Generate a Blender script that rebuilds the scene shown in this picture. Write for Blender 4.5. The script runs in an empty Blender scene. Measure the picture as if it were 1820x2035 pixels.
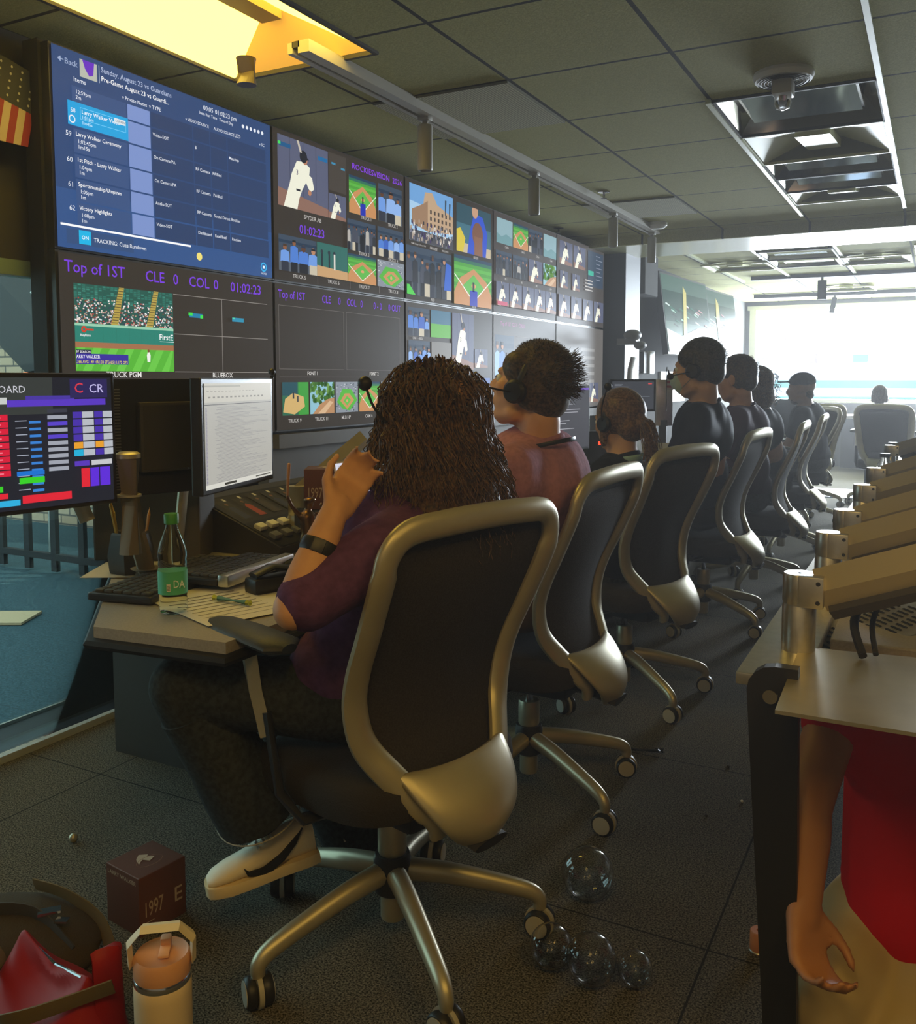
import bpy, bmesh, math, random
from mathutils import Vector, Matrix
R = math.radians
random.seed(7)
sc = bpy.context.scene
col = sc.collection

# ------------------------------------------------------------ camera, world, lights
F, CX, YH, PITCH = 1800.0, 910.0, 752.0, R(4.5)
YAW = math.atan(950/1800.0)
PY = YH + F*math.tan(PITCH)
EYE = Vector((0, 0, 1.25))
cam = bpy.data.cameras.new('camera')
camo = bpy.data.objects.new('camera', cam)
col.objects.link(camo)
camo.location = EYE
camo.rotation_euler = (R(90)-PITCH, 0, YAW)
cam.sensor_fit = 'VERTICAL'
cam.sensor_height = 36.0
cam.lens = 36.0*F/2035
cam.shift_x = 0
cam.shift_y = -(1017.5-PY)/2035
cam.clip_start = 0.05
cam.clip_end = 400
sc.camera = camo
sc.view_settings.view_transform = 'Standard'
sc.view_settings.look = 'None'
sc.view_settings.gamma = 1.0
sc.view_settings.exposure = 0.0
sc.view_settings.use_curve_mapping = False
sc.cycles.use_denoising = True
sc.cycles.max_bounces = 8
sc.cycles.transparent_max_bounces = 12
sc.cycles.sample_clamp_indirect = 4.0

W = bpy.data.worlds.new('sky'); sc.world = W
W.use_nodes = True
bg = W.node_tree.nodes['Background']
bg.inputs[0].default_value = (0.80, 0.92, 1.0, 1)
bg.inputs[1].default_value = 5.0

def lamp(name, kind, loc, rot, energy, color, **k):
    l = bpy.data.lights.new(name, kind); l.energy = energy; l.color = color
    for a, v in k.items(): setattr(l, a, v)
    o = bpy.data.objects.new(name, l); o.location = loc; o.rotation_euler = rot
    col.objects.link(o); return o
# daylight through the stadium window and the side glazing
lamp('daylight_window', 'AREA', (0.2, 14.5, 1.65), (R(-90), 0, 0), 1500, (0.80, 0.90, 1.0), shape='RECTANGLE', size=5.4, size_y=1.4)
lamp('sun', 'SUN', (0, 0, 20), (R(-18), R(38), 0), 5.0, (1.0, 0.95, 0.85), angle=R(0.5))
# unseen warm fill lamps added to brighten the near end
lamp('rear_warm_fill_a', 'AREA', (-0.2, -0.4, 2.33), (0, 0, 0), 17, (1.0, 0.62, 0.15), shape='RECTANGLE', size=0.55, size_y=1.15)
lamp('rear_warm_fill_b', 'AREA', (0.9, 0.6, 2.33), (0, 0, 0), 17, (1.0, 0.62, 0.15), shape='RECTANGLE', size=0.55, size_y=1.15)

# ------------------------------------------------------------ camera-calibrated survey helper: a pixel and a depth give a place
FW = Vector((-math.sin(YAW)*math.cos(PITCH), math.cos(YAW)*math.cos(PITCH), -math.sin(PITCH)))
RT = Vector((math.cos(YAW), math.sin(YAW), 0)); UPV = RT.cross(FW)
def at(x, y, d): return EYE + (FW + RT*((x-CX)/F) + UPV*((PY-y)/F))*d
def on_z(x, y, z):
    r = FW + RT*((x-CX)/F) + UPV*((PY-y)/F); return EYE + r*((z-EYE.z)/r.z)
def on_x(x, y, v):
    r = FW + RT*((x-CX)/F) + UPV*((PY-y)/F); return EYE + r*((v-EYE.x)/r.x)

# ------------------------------------------------------------ materials
MATS = {}
def mat(name, c, rough=0.6, metal=0.0, emit=0.0, noise=0.0, nscale=40, bump=0.0, trans=0.0, ior=1.45, spec=0.5, c2=None, coat=0.0, sheen=0.0):
    if name in MATS: return MATS[name]
    m = bpy.data.materials.new(name); m.use_nodes = True
    nt = m.node_tree; b = nt.nodes['Principled BSDF']
    b.inputs['Base Color'].default_value = (*c, 1)
    b.inputs['Roughness'].default_value = rough
    b.inputs['Metallic'].default_value = metal
    b.inputs['Specular IOR Level'].default_value = spec
    b.inputs['IOR'].default_value = ior
    b.inputs['Transmission Weight'].default_value = trans
    b.inputs['Coat Weight'].default_value = coat
    b.inputs['Sheen Weight'].default_value = sheen
    if emit:
        b.inputs['Emission Color'].default_value = (*c, 1)
        b.inputs['Emission Strength'].default_value = emit
    if noise or bump:
        tc = nt.nodes.new('ShaderNodeTexCoord'); n = nt.nodes.new('ShaderNodeTexNoise')
        n.inputs['Scale'].default_value = nscale; n.inputs['Detail'].default_value = 4
        nt.links.new(tc.outputs['Object'], n.inputs['Vector'])
        if noise:
            r = nt.nodes.new('ShaderNodeValToRGB')
            lo = [max(0, v*(1-noise)) for v in c]; hi = list(c2) if c2 else [min(1, v*(1+noise)) for v in c]
            r.color_ramp.elements[0].position = 0.35; r.color_ramp.elements[1].position = 0.65
            r.color_ramp.elements[0].color = (*lo, 1); r.color_ramp.elements[1].color = (*hi, 1)
            nt.links.new(n.outputs['Fac'], r.inputs['Fac']); nt.links.new(r.outputs['Color'], b.inputs['Base Color'])
        if bump:
            bp = nt.nodes.new('ShaderNodeBump'); bp.inputs['Strength'].default_value = bump; bp.inputs['Distance'].default_value = 0.01
            nt.links.new(n.outputs['Fac'], bp.inputs['Height']); nt.links.new(bp.outputs['Normal'], b.inputs['Normal'])
    MATS[name] = m; return m

def attr_mat(name, emit=None, rough=0.5, spec=0.5):
    """colours of a picture or print from the mesh's colour attribute"""
    if name in MATS: return MATS[name]
    m = bpy.data.materials.new(name); m.use_nodes = True
    nt = m.node_tree; b = nt.nodes['Principled BSDF']
    a = nt.nodes.new('ShaderNodeAttribute'); a.attribute_name = 'Col'
    b.inputs['Roughness'].default_value = rough; b.inputs['Specular IOR Level'].default_value = spec
    if emit:
        b.inputs['Base Color'].default_value = (0.01, 0.01, 0.012, 1)
        nt.links.new(a.outputs['Color'], b.inputs['Emission Color']); b.inputs['Emission Strength'].default_value = emit
    else:
        nt.links.new(a.outputs['Color'], b.inputs['Base Color'])
    MATS[name] = m; return m

def grid_lines(nt, axis, period, off, width, tc):
    sep = nt.nodes.new('ShaderNodeSeparateXYZ'); nt.links.new(tc, sep.inputs[0])
    def M(op, a, b=None):
        n = nt.nodes.new('ShaderNodeMath'); n.operation = op
        for i, v in enumerate((a, b)):
            if v is None: continue
            if isinstance(v, (int, float)): n.inputs[i].default_value = v
            else: nt.links.new(v, n.inputs[i])
        return n.outputs[0]
    s = M('SUBTRACT', sep.outputs[axis], off)
    f = M('FRACT', M('DIVIDE', s, period))
    d = M('MINIMUM', f, M('SUBTRACT', 1.0, f))
    return M('LESS_THAN', d, width/period/2)

def tiled_mat(name, c, c2, px, ox, py, oy, width, line, nscale, bump, rough=0.95, spec=0.3):
    m = bpy.data.materials.new(name); m.use_nodes = True
    nt = m.node_tree; b = nt.nodes['Principled BSDF']; b.inputs['Roughness'].default_value = rough
    b.inputs['Specular IOR Level'].default_value = spec
    tc = nt.nodes.new('ShaderNodeTexCoord').outputs['Object']
    n = nt.nodes.new('ShaderNodeTexNoise'); n.inputs['Scale'].default_value = nscale; n.inputs['Detail'].default_value = 5; n.inputs['Roughness'].default_value = 0.7
    nt.links.new(tc, n.inputs['Vector'])
    r = nt.nodes.new('ShaderNodeValToRGB'); r.color_ramp.elements[0].position = 0.42; r.color_ramp.elements[1].position = 0.60
    r.color_ramp.elements[0].color = (*c, 1); r.color_ramp.elements[1].color = (*c2, 1)
    nt.links.new(n.outputs['Fac'], r.inputs['Fac'])
    gx = grid_lines(nt, 0, px, ox, width, tc); gy = grid_lines(nt, 1, py, oy, width, tc)
    mx = nt.nodes.new('ShaderNodeMath'); mx.operation = 'MAXIMUM'; nt.links.new(gx, mx.inputs[0]); nt.links.new(gy, mx.inputs[1])
    mix = nt.nodes.new('ShaderNodeMix'); mix.data_type = 'RGBA'
    nt.links.new(mx.outputs[0], mix.inputs[0]); nt.links.new(r.outputs['Color'], mix.inputs[6]); mix.inputs[7].default_value = (*line, 1)
    nt.links.new(mix.outputs[2], b.inputs['Base Color'])
    bp = nt.nodes.new('ShaderNodeBump'); bp.inputs['Strength'].default_value = bump; bp.inputs['Distance'].default_value = 0.006
    nt.links.new(n.outputs['Fac'], bp.inputs['Height']); nt.links.new(bp.outputs['Normal'], b.inputs['Normal'])
    MATS[name] = m; return m

M_frame = mat('satin_silver_paint', (0.52, 0.475, 0.34), 0.38, 0.6, noise=0.06, nscale=9)
M_mesh = mat('dark_mesh_fabric', (0.035, 0.030, 0.024), 0.9, noise=0.2, nscale=300, bump=0.2, spec=0.2)
M_black = mat('black_plastic', (0.02, 0.02, 0.022), 0.4)
M_blackm = mat('matte_black', (0.012, 0.012, 0.014), 0.75)
M_rub = mat('armrest_rubber', (0.045, 0.05, 0.055), 0.5, bump=0.1, nscale=300)
M_seat = mat('seat_fabric', (0.022, 0.018, 0.014), 0.95, bump=0.3, nscale=300)
M_chrome = mat('chrome', (0.7, 0.7, 0.72), 0.15, 1.0)
M_alu = mat('brushed_aluminium', (0.62, 0.60, 0.55), 0.32, 0.9, noise=0.05, nscale=60)
M_white = mat('white_paint', (0.78, 0.78, 0.74), 0.45)
M_grey = mat('grey_plastic', (0.20, 0.20, 0.19), 0.5)
M_bez = mat('screen_bezel', (0.03, 0.03, 0.035), 0.35)
M_glass = mat('clear_glass', (1, 1, 1), 0.0, trans=1.0, ior=1.45)
M_desk = mat('worktop_laminate', (0.34, 0.31, 0.27), 0.45, noise=0.08, nscale=200)
M_dark = mat('dark_cabinet', (0.05, 0.045, 0.04), 0.6)
M_tan = mat('tan_panel', (0.22, 0.18, 0.12), 0.6)
M_skin = mat('skin', (0.62, 0.33, 0.18), 0.5, noise=0.05, nscale=30, spec=0.4)
M_skin2 = mat('skin_light', (0.60, 0.36, 0.24), 0.5, spec=0.4)
M_display = attr_mat('display', emit=1.0, rough=0.34, spec=0.06)
M_display.node_tree.nodes['Principled BSDF'].inputs['IOR'].default_value = 1.25
M_print = attr_mat('printed_sheet', rough=0.6)

# ------------------------------------------------------------ mesh builder
def frame_of(t):
    t = t.normalized(); a = Vector((0, 0, 1)) if abs(t.z) < 0.95 else Vector((0, 1, 0))
    s = t.cross(a).normalized(); return s, s.cross(t).normalized()
class MB:
    def __init__(s): s.bm = bmesh.new(); s.mi = 0
    def face(s, vs):
        try: f = s.bm.faces.new(vs); f.material_index = s.mi; return f
        except ValueError: return None
    def box(s, c, d, rot=None, bev=0.0):
        m = Matrix.Diagonal((*[v/2 for v in d], 1))
        r = rot.to_4x4() if rot else Matrix.Identity(4)
        T = Matrix.Translation(Vector(c)) @ r
        tmp = bmesh.new(); bmesh.ops.create_cube(tmp, size=2, matrix=m)
        if bev: bmesh.ops.bevel(tmp, geom=list(tmp.edges), offset=min(bev, min(d)*0.45), segments=2, affect='EDGES', profile=0.6)
        mp = {v: s.bm.verts.new(T @ v.co) for v in tmp.verts}
        for f in tmp.faces: s.face([mp[v] for v in f.verts])
        tmp.free(); return s
    def ring(s, c, sd, up, a, b, n):
        return [s.bm.verts.new(c + sd*(a*math.cos(2*math.pi*i/n)) + up*(b*math.sin(2*math.pi*i/n))) for i in range(n)]
    def skin(s, rings, closed=False, cap=True):
        n = len(rings[0])
        for k in range(len(rings)-(0 if closed else 1)):
            A, B = rings[k], rings[(k+1) % len(rings)]
            for i in range(n): s.face([A[i], A[(i+1) % n], B[(i+1) % n], B[i]])
        if cap and not closed: s.face(rings[0][::-1]); s.face(rings[-1])
    def tube(s, pts, rad, n=10, ref=None, closed=False, cap=True):
        """rad: number, or list of (a, b) per point; ref: direction of the a axis"""
        P = [Vector(p) for p in pts]; rings = []; prev = None
        for i, p in enumerate(P):
            if closed: t = P[(i+1) % len(P)]-P[i-1]
            else: t = P[min(i+1, len(P)-1)]-P[max(i-1, 0)]
            if t.length < 1e-9: t = Vector((0, 0, 1))
            t.normalize()
            if ref is not None: u = Vector(ref); sd = (u-t*u.dot(t)).normalized(); up = t.cross(sd)
            elif prev is None: sd, up = frame_of(t)
            else:
                sd = (prev-t*prev.dot(t)).normalized(); up = t.cross(sd)
            prev = sd
            r = rad[i] if isinstance(rad, list) else rad
            a, b = r if isinstance(r, tuple) else (r, r)
            rings.append(s.ring(p, sd, up, a, b, n))
        s.skin(rings, closed, cap); return s
    def cyl(s, a, b, r, r2=None, n=20):
        return s.tube([a, b], [r, r if r2 is None else r2], n)
    def lathe(s, prof, c=(0, 0, 0), ax=(0, 0, 1), n=28):
        ax = Vector(ax).normalized(); sd, up = frame_of(ax); c = Vector(c)
        s.skin([s.ring(c+ax*z, sd, up, max(r, 1e-4), max(r, 1e-4), n) for r, z in prof]); return s
    def ell(s, c, r, rot=None, n=14, m=10):
        c = Vector(c); r = (r, r, r) if isinstance(r, (int, float)) else r
        rings = []
        for j in range(m+1):
            t = math.pi*j/m; st = max(math.sin(t), 0.02); row = []
            for i in range(n):
                a = 2*math.pi*i/n; v = Vector((r[0]*st*math.cos(a), r[1]*st*math.sin(a), -r[2]*math.cos(t)))
                row.append(s.bm.verts.new(c + (rot @ v if rot else v)))
            rings.append(row)
        s.skin(rings); return s
    def cap(s, a, b, ra, rb, n=14):
        """tapered capsule"""
        a, b = Vector(a), Vector(b); ax = b-a; L = ax.length
        if L < 1e-6: return s.ell(a, max(ra, rb))
        ax.normalize(); sd, up = frame_of(ax); rings = []
        for k in range(6):
            t = math.pi/2*(k/5); rings.append(s.ring(a-ax*ra*math.cos(t), sd, up, max(ra*math.sin(t), .001), max(ra*math.sin(t), .001), n))
        for k in range(1, 7):
            t = math.pi/2*(1-k/6) if k else 0
            rr = rb*math.cos(math.pi/2*((k-1)/5)); rings.append(s.ring(b+ax*rb*math.sin(math.pi/2*((k-1)/5)), sd, up, max(rr, .001), max(rr, .001), n))
        s.skin(rings); return s
    def poly(s, pts, th, up=(0, 0, 1)):
        up = Vector(up)*th; A = [s.bm.verts.new(Vector(p)) for p in pts]; B = [s.bm.verts.new(Vector(p)+up) for p in pts]
        n = len(A); s.face(A[::-1]); s.face(B)
        for i in range(n): s.face([A[i], A[(i+1) % n], B[(i+1) % n], B[i]])
        return s
    def done(s, name, m, parent=None, smooth=True, shift=None, ang=40):
        if shift is not None: bmesh.ops.translate(s.bm, verts=s.bm.verts, vec=-Vector(shift))
        bmesh.ops.recalc_face_normals(s.bm, faces=s.bm.faces)
        me = bpy.data.meshes.new(name); s.bm.to_mesh(me); s.bm.free()
        for x in (m if isinstance(m, (list, tuple)) else [m]): me.materials.append(x)
        if smooth:
            for p in me.polygons: p.use_smooth = True
            try: me.set_sharp_from_angle(angle=R(ang))
            except Exception: pass
        o = bpy.data.objects.new(name, me); col.objects.link(o)
        if parent: o.parent = parent
        return o
def tag(o, label, cat, group=None, kind=None):
    o['label'] = label; o['category'] = cat
    if group: o['group'] = group
    if kind: o['kind'] = kind
    return o
def thing(name, label, cat, loc=(0, 0, 0), yaw=0, group=None):
    o = bpy.data.objects.new(name, None); col.objects.link(o); o.empty_display_size = 0.1
    o.location = loc; o.rotation_euler = (0, 0, yaw); return tag(o, label, cat, group)
def structure(o): o['kind'] = 'structure'; return o
def plabel(o, s): o['label'] = s; return o
def dup(root, loc, yaw, label, group=None):
    r = root.copy(); col.objects.link(r); r.location = loc; r.rotation_euler = (0, 0, yaw); r['label'] = label
    if group: r['group'] = group
    for ch in list(root.children):
        c = ch.copy(); col.objects.link(c); c.parent = r
        for g in list(ch.children):
            d = g.copy(); col.objects.link(d); d.parent = c
    return r
def blob(mb, name, m, parent, shift, vox=0.012, it=5, fac=0.5):
    o = mb.done(name, m, parent, shift=shift)
    r = o.modifiers.new('unite', 'REMESH'); r.mode = 'VOXEL'; r.voxel_size = vox; r.use_smooth_shade = True
    s = o.modifiers.new('soften', 'SMOOTH'); s.factor = fac; s.iterations = it
    return o

# ------------------------------------------------------------ pictures, print and lettering drawn as flat coloured polygons
_txt = {}
def text_polys(t):
    if t in _txt: return _txt[t]
    cu = bpy.data.curves.new('lettering', 'FONT'); cu.body = t; cu.size = 1.0; cu.resolution_u = 2; cu.offset = 0.006
    o = bpy.data.objects.new('lettering', cu); col.objects.link(o)
    bpy.context.view_layer.update()
    me = bpy.data.meshes.new_from_object(o)
    vs = [(v.co.x, v.co.y) for v in me.vertices]; fs = [list(p.vertices) for p in me.polygons]
    bpy.data.objects.remove(o); bpy.data.curves.remove(cu); bpy.data.meshes.remove(me)
    w = max([v[0] for v in vs] or [1]); _txt[t] = (vs, fs, w); return _txt[t]
def lin(c):
    if isinstance(c, str): c = [int(c[i:i+2], 16)/255 for i in (0, 2, 4)]
    return [((v+0.055)/1.055)**2.4 if v > 0.04045 else v/12.92 for v in c]
class Canvas:
    """a flat picture of width w and height h: u runs along U, v along V, drawn layer over layer 0.15 mm apart"""
    def __init__(s, O, U, V, w, h, step=0.00015):
        s.O, s.U, s.V = Vector(O), Vector(U).normalized(), Vector(V).normalized(); s.N = s.U.cross(s.V)
        s.w, s.h = w, h; s.bm = bmesh.new(); s.cl = s.bm.loops.layers.float_color.new('Col'); s.k = 0; s.step = step
        s.st = [(0, 0, w, h)]
    def sub(s, u0, v0, u1, v1):
        x, y, w, h = s.st[-1]; s.st.append((x+u0*w, y+v0*h, (u1-u0)*w, (v1-v0)*h)); return s
    def pop(s): s.st.pop()
    def P(s, u, v):
        x, y, w, h = s.st[-1]; u = min(max(u, 0), 1); v = min(max(v, 0), 1)
        return s.O + s.U*(x+u*w) + s.V*(y+v*h) + s.N*(s.k*s.step)
    def poly(s, c, pts, layer=True):
        if layer: s.k += 1
        try: f = s.bm.faces.new([s.bm.verts.new(s.P(*p)) for p in pts])
        except ValueError: return
        c = (*lin(c), 1)
        for l in f.loops: l[s.cl] = c
    def rect(s, c, u0, v0, u1, v1, layer=True): s.poly(c, [(u0, v0), (u1, v0), (u1, v1), (u0, v1)], layer)
    def frame(s, c, u0, v0, u1, v1, t=0.004):
        a = s.st[-1][2]/s.st[-1][3]
        s.rect(c, u0, v0, u1, v0+t*a); s.rect(c, u0, v1-t*a, u1, v1, 0); s.rect(c, u0, v0, u0+t, v1, 0); s.rect(c, u1-t, v0, u1, v1, 0)
    def disc(s, c, u, v, r, n=16, layer=True, ry=None):
        a = s.st[-1][2]/s.st[-1][3]; ry = r*a if ry is None else ry
        s.poly(c, [(u+r*math.cos(6.2832*i/n), v+ry*math.sin(6.2832*i/n)) for i in range(n)], layer)
    def text(s, c, t, u, v, h, width=None, center=False, sq=1.0):
        """h: cap height as a share of the current height"""
        s.k += 1; vs, fs, w = text_polys(t); x, y, W_, H_ = s.st[-1]; k = h*H_/0.72
        kx = k*sq if width is None else width*W_/max(w, .01)
        x0 = x+u*W_-(w*kx/2 if center else 0); y0 = y+v*H_
        V = [s.bm.verts.new(s.O+s.U*(x0+a*kx)+s.V*(y0+b*k)+s.N*(s.k*s.step)) for a, b in vs]
        cc = (*lin(c), 1)
        for f in fs:
            try: ff = s.bm.faces.new([V[i] for i in f])
            except ValueError: continue
            for l in ff.loops: l[s.cl] = cc
    def done(s, name, m, parent=None, shift=None):
        if shift is not None: bmesh.ops.translate(s.bm, verts=s.bm.verts, vec=-Vector(shift))
        for f in s.bm.faces:
            f.normal_update()
            if f.normal.dot(s.N) < 0: f.normal_flip()
        me = bpy.data.meshes.new(name); s.bm.to_mesh(me); s.bm.free(); me.materials.append(m)
        o = bpy.data.objects.new(name, me); col.objects.link(o)
        if parent: o.parent = parent
        return o

def rc(*cs): return random.choice(cs)
def pic_field(c, wide=False, mast=False):
    c.rect('4da03a', 0, 0, 1, 1)
    for i in range(7): c.rect('5cb544', 0, .02+i*.14, 1, .09+i*.14, i == 0)
    c.rect('2e6f57', 0, .86, 1, 1); c.rect('20405a', 0, .93, 1, 1)
    c.poly('c98f5a', [(0, .0), (1, 0), (1, .25), (.85, .55), (.5, .78), (.15, .55), (0, .25)])
    c.poly('5fb94a', [(.5, .12), (.78, .4), (.5, .66), (.22, .4)])
    c.disc('d9a46c', .5, .42, .06, ry=.05)
    c.poly('f2f2e8', [(.5, .1), (.01, .62), (.0, .6), (.49, .08)]); c.poly('f2f2e8', [(.5, .1), (.99, .62), (1, .6), (.51, .08)], 0)
    if mast: c.rect('1d2fae', .4, 0, .6, .32); c.rect('20242c', .47, .3, .52, .5, 0)
def pic_bowl(c):
    c.rect('88909a', 0, 0, 1, 1)
    for i in range(90): c.rect(rc('5a6470', 'a7adb5', '3d4650', 'c7ccd0'), random.random(), random.random(), random.random()*.0+random.random()*1.0, random.random(), 0) if 0 else None
    for i in range(70):
        u, v = random.random()*.96, random.random()*.95; c.rect(rc('5a6470', 'a7adb5', '3d4650', 'c7ccd0'), u, v, u+.05, v+.03, i == 0)
    c.poly('54b53c', [(.05, .35), (.3, .12), (.62, .05), (.97, .4), (.7, .75), (.3, .78)])
    c.poly('c9935c', [(.2, .38), (.5, .1), (.82, .4), (.6, .62), (.4, .62)]); c.poly('5fc048', [(.34, .38), (.5, .22), (.68, .4), (.5, .54)])
    c.disc('d9a46c', .5, .38, .04)
def pic_crowd(c, base='44506a', blue=True, n=9):
    c.rect('3b4a5c', 0, .5, 1, 1); c.rect('58606a', 0, 0, 1, .5); c.rect('23384f', 0, .78, 1, .86)
    for i in range(n):
        u = (i+.5)/n+random.uniform(-.03, .03); w = .5/n*random.uniform(.8, 1.2); t = random.uniform(.62, .82)
        s = rc('4f7fd0', '6f9be0', '3a63bd', '8fb4ea') if blue else rc('1c1f26', '2d3038', 'b5b0a8', '454a58')
        c.poly(s, [(u-w, .25), (u+w, .25), (u+w*.9, t-.12), (u, t-.07), (u-w*.9, t-.12)])
        c.rect(rc('1d2028', '2c3140', 'c9bfa8'), u-w*.8, 0, u+w*.8, .27); c.disc(rc('8a5a3c', 'b98562', '5c3b28'), u, t, w*.42)
        c.rect(rc('1a1a1e', '27324a', '4a3524'), u-w*.4, t+.02, u+w*.4, t+.08)
def pic_stands(c):
    c.rect('2b5a50', 0, 0, 1, 1)
    for j in range(9):
        for i in range(26): c.rect(rc('2f7566', '3f8a7a', '245a4e'), i/26, .55+j*.05, i/26+.028, .585+j*.05, i == 0 and j == 0)
    for i in range(620):
        v = random.random()**1.3*.62; u = random.random()*.985
        c.rect(rc('e8d8cc', 'b84040', '3c3f55', 'f0f0ee', '7d4a3a', '27304a', 'c9a08a', 'd8dce4'), u, v, u+.014, v+.035, i == 0)
    for u in (.34, .7):
        c.poly('b9a24e', [(u, 0), (u+.07, 0), (u+.14, 1), (u+.09, 1)])
        for k in range(14): c.rect('5d5030', u+.01+k*.005, .05+k*.07, u+.07+k*.005, .07+k*.07, k == 0)
def pic_batter(c, wall=True):
    c.rect('5a5f78', 0, 0, 1, 1)
    if wall:
        for u in (.22, .48, .74): c.rect('474c63', u, .2, u+.012, 1, u == .22)
        c.poly('8d6a5c', [(0, 0), (1, 0), (1, .12), (0, .26)])
    w = 'f1f0dc'
    c.poly(w, [(.1, 0), (.36, 0), (.40, .16), (.46, .3), (.34, .34), (.2, .3)])
    c.poly(w, [(.2, .28), (.46, .3), (.60, .52), (.62, .66), (.5, .72), (.36, .7), (.26, .5)])
    c.poly(w, [(.50, .6), (.66, .52), (.70, .36), (.62, .30), (.54, .42)]); c.disc('b98062', .61, .29, .035)
    c.disc('b98062', .52, .74, .05); c.disc('20232c', .49, .79, .075)
    c.poly('20232c', [(.5, .76), (.6, .76), (.58, .79)]); c.poly('c9c0b0', [(.42, .84), (.46, .84), (.40, 1), (.36, 1)])
    c.rect('2a2c38', .34, .27, .42, .30); c.text('4a3f6a', '3', .34, .5, .08)
def pic_building(c):
    c.rect('6fa3d8', 0, 0, 1, 1); c.poly('a8cdea', [(0, 0), (1, 0), (1, .6), (0, .7)])
    c.poly('c0a282', [(.05, .3), (.4, .22), (1, .3), (1, .62), (.62, .76), (.5, .95), (.34, .92), (.3, .7), (.05, .55)])
    c.poly('9c7c60', [(.05, .3), (.4, .22), (.4, .78), (.3, .7), (.05, .55)])
    for i in range(6):
        for j in range(3): c.rect('4b4038', .45+i*.09, .32+j*.12, .49+i*.09, .39+j*.12, i == 0 and j == 0)
    c.poly('3b4c5c', [(.8, .62), (.82, .62), (.84, .9), (.8, .9)]); c.poly('3b4c5c', [(.9, .6), (.92, .6), (.94, .86), (.9, .86)])
    c.rect('4a4a52', 0, 0, 1, .2)
    for i in range(120):
        u, v = random.random()*.97, random.random()*.34; c.rect(rc('e6e0d8', '2a2c34', '7a7f90', 'b0a090', '3d3060'), u, v, u+.025, v+.06, i == 0)
def pic_huddle(c):
    c.rect('3f6f80', 0, 0, 1, 1); c.rect('2c4f5c', 0, .6, 1, 1); c.rect('c8b89a', .0, 0, 1, .2)
    c.poly('2f53c8', [(.3, 0), (.85, 0), (.9, .5), (.75, .85), (.5, .9), (.38, .5)]); c.disc('c79a7c', .52, .93, .09)
    c.disc('7a5340', .6, .45, .16); c.poly('8a6048', [(.5, 0), (.75, 0), (.74, .4), (.5, .4)])
    c.poly('d8c43a', [(0, 0), (.18, 0), (.24, .3), (.1, .5), (0, .45)])
def pic_pitch(c):
    c.rect('2f6a62', 0, 0, 1, 1); c.poly('c9a070', [(0, 0), (1, 0), (1, .25), (0, .32)])
    for u in (.15, .38, .55): c.rect('1c2430', u-.02, .3, u+.03, .7); c.disc('27303c', u, .74, .04)
    c.rect('e6e4da', .53, .25, .58, .72)
def pic_mound(c):
    c.rect('2f6a50', 0, 0, 1, 1); c.rect('3f9c3e', .6, 0, 1, 1); c.rect('24505a', 0, .6, .55, 1)
    c.poly('d2b070', [(.02, .1), (.45, .02), (.85, .25), (.8, .55), (.4, .68), (.1, .5)]); c.rect('2a3540', .38, .5, .44, .7); c.rect('2a3540', .55, .4, .6, .58, 0)
def pic_trees(c):
    c.rect('8fc0d0', 0, 0, 1, 1)
    for i in range(60):
        u, v = random.random(), .3+random.random()*.7; c.disc(rc('3f6b2f', '57883c', '2b5426', '74a050'), u, v, .07, 6, i == 0)
    c.poly('b88a60', [(.1, 0), (1, 0), (1, .5), (.7, .45), (.4, .3)]); c.poly('d8b48c', [(.3, 0), (.6, 0), (.95, .35), (.8, .4)])
def pic_sky(c):
    c.rect('8fb0b8', 0, 0, 1, 1); c.poly('6f9aa0', [(0, 0), (1, 0), (1, .3), (.6, .42), (.3, .28), (0, .4)])
# ------------------------------------------------------------ the room
M_ceil = tiled_mat('ceiling_tile', (0.37, 0.36, 0.14), (0.47, 0.46, 0.185), 0.61, -0.845, 0.61, 3.16, 0.016, (0.02, 0.018, 0.012), 160, 0.25)  # olive cast of reflected yellow light is put into the tile colour
M_carpet = tiled_mat('speckled_carpet', (0.012, 0.011, 0.008), (0.30, 0.27, 0.20), 1.9, -2.3, 0.95, 1.93, 0.005, (0.02, 0.02, 0.018), 230, 1.0)
M_carpet_out = tiled_mat('terrace_matting', (0.012, 0.035, 0.045), (0.06, 0.11, 0.13), 0.9, 0, 0.9, 0.4, 0.004, (0.02, 0.03, 0.04), 90, 0.6)
M_wall = mat('dark_painted_wall', (0.055, 0.05, 0.042), 0.7, noise=0.08, nscale=3)
M_wall2 = mat('grey_painted_wall', (0.10, 0.10, 0.10), 0.95, spec=0.1, noise=0.05, nscale=3)
M_col = mat('charcoal_column_paint', (0.04, 0.045, 0.055), 0.55)
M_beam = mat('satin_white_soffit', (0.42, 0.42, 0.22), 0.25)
M_mull = mat('pale_green_mullion', (0.30, 0.42, 0.38), 0.4, 0.3)
CE = 2.36
structure(MB().box((0.12, 6.2, -0.05), (5.56, 15.6, 0.1)).done('floor', M_carpet, smooth=False))
bm = MB()
holes = [(-2.35, 1.42, -1.74, 2.68)]
for y in (3.77, 4.38, 4.99, 5.60, 6.21): pass
holes += [(-0.845, 3.77, -0.235, 4.38), (-0.845, 4.38, -0.235, 4.99), (-0.845, 4.99, -0.235, 6.21-0.0)]
xs = sorted({-2.76, 2.9, -2.35, -1.74, -0.845, -0.235}); ys = sorted({-1.6, 1.42, 2.68, 3.77, 4.38, 4.99, 6.21, 7.0, 7.75, 14.0})
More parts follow.
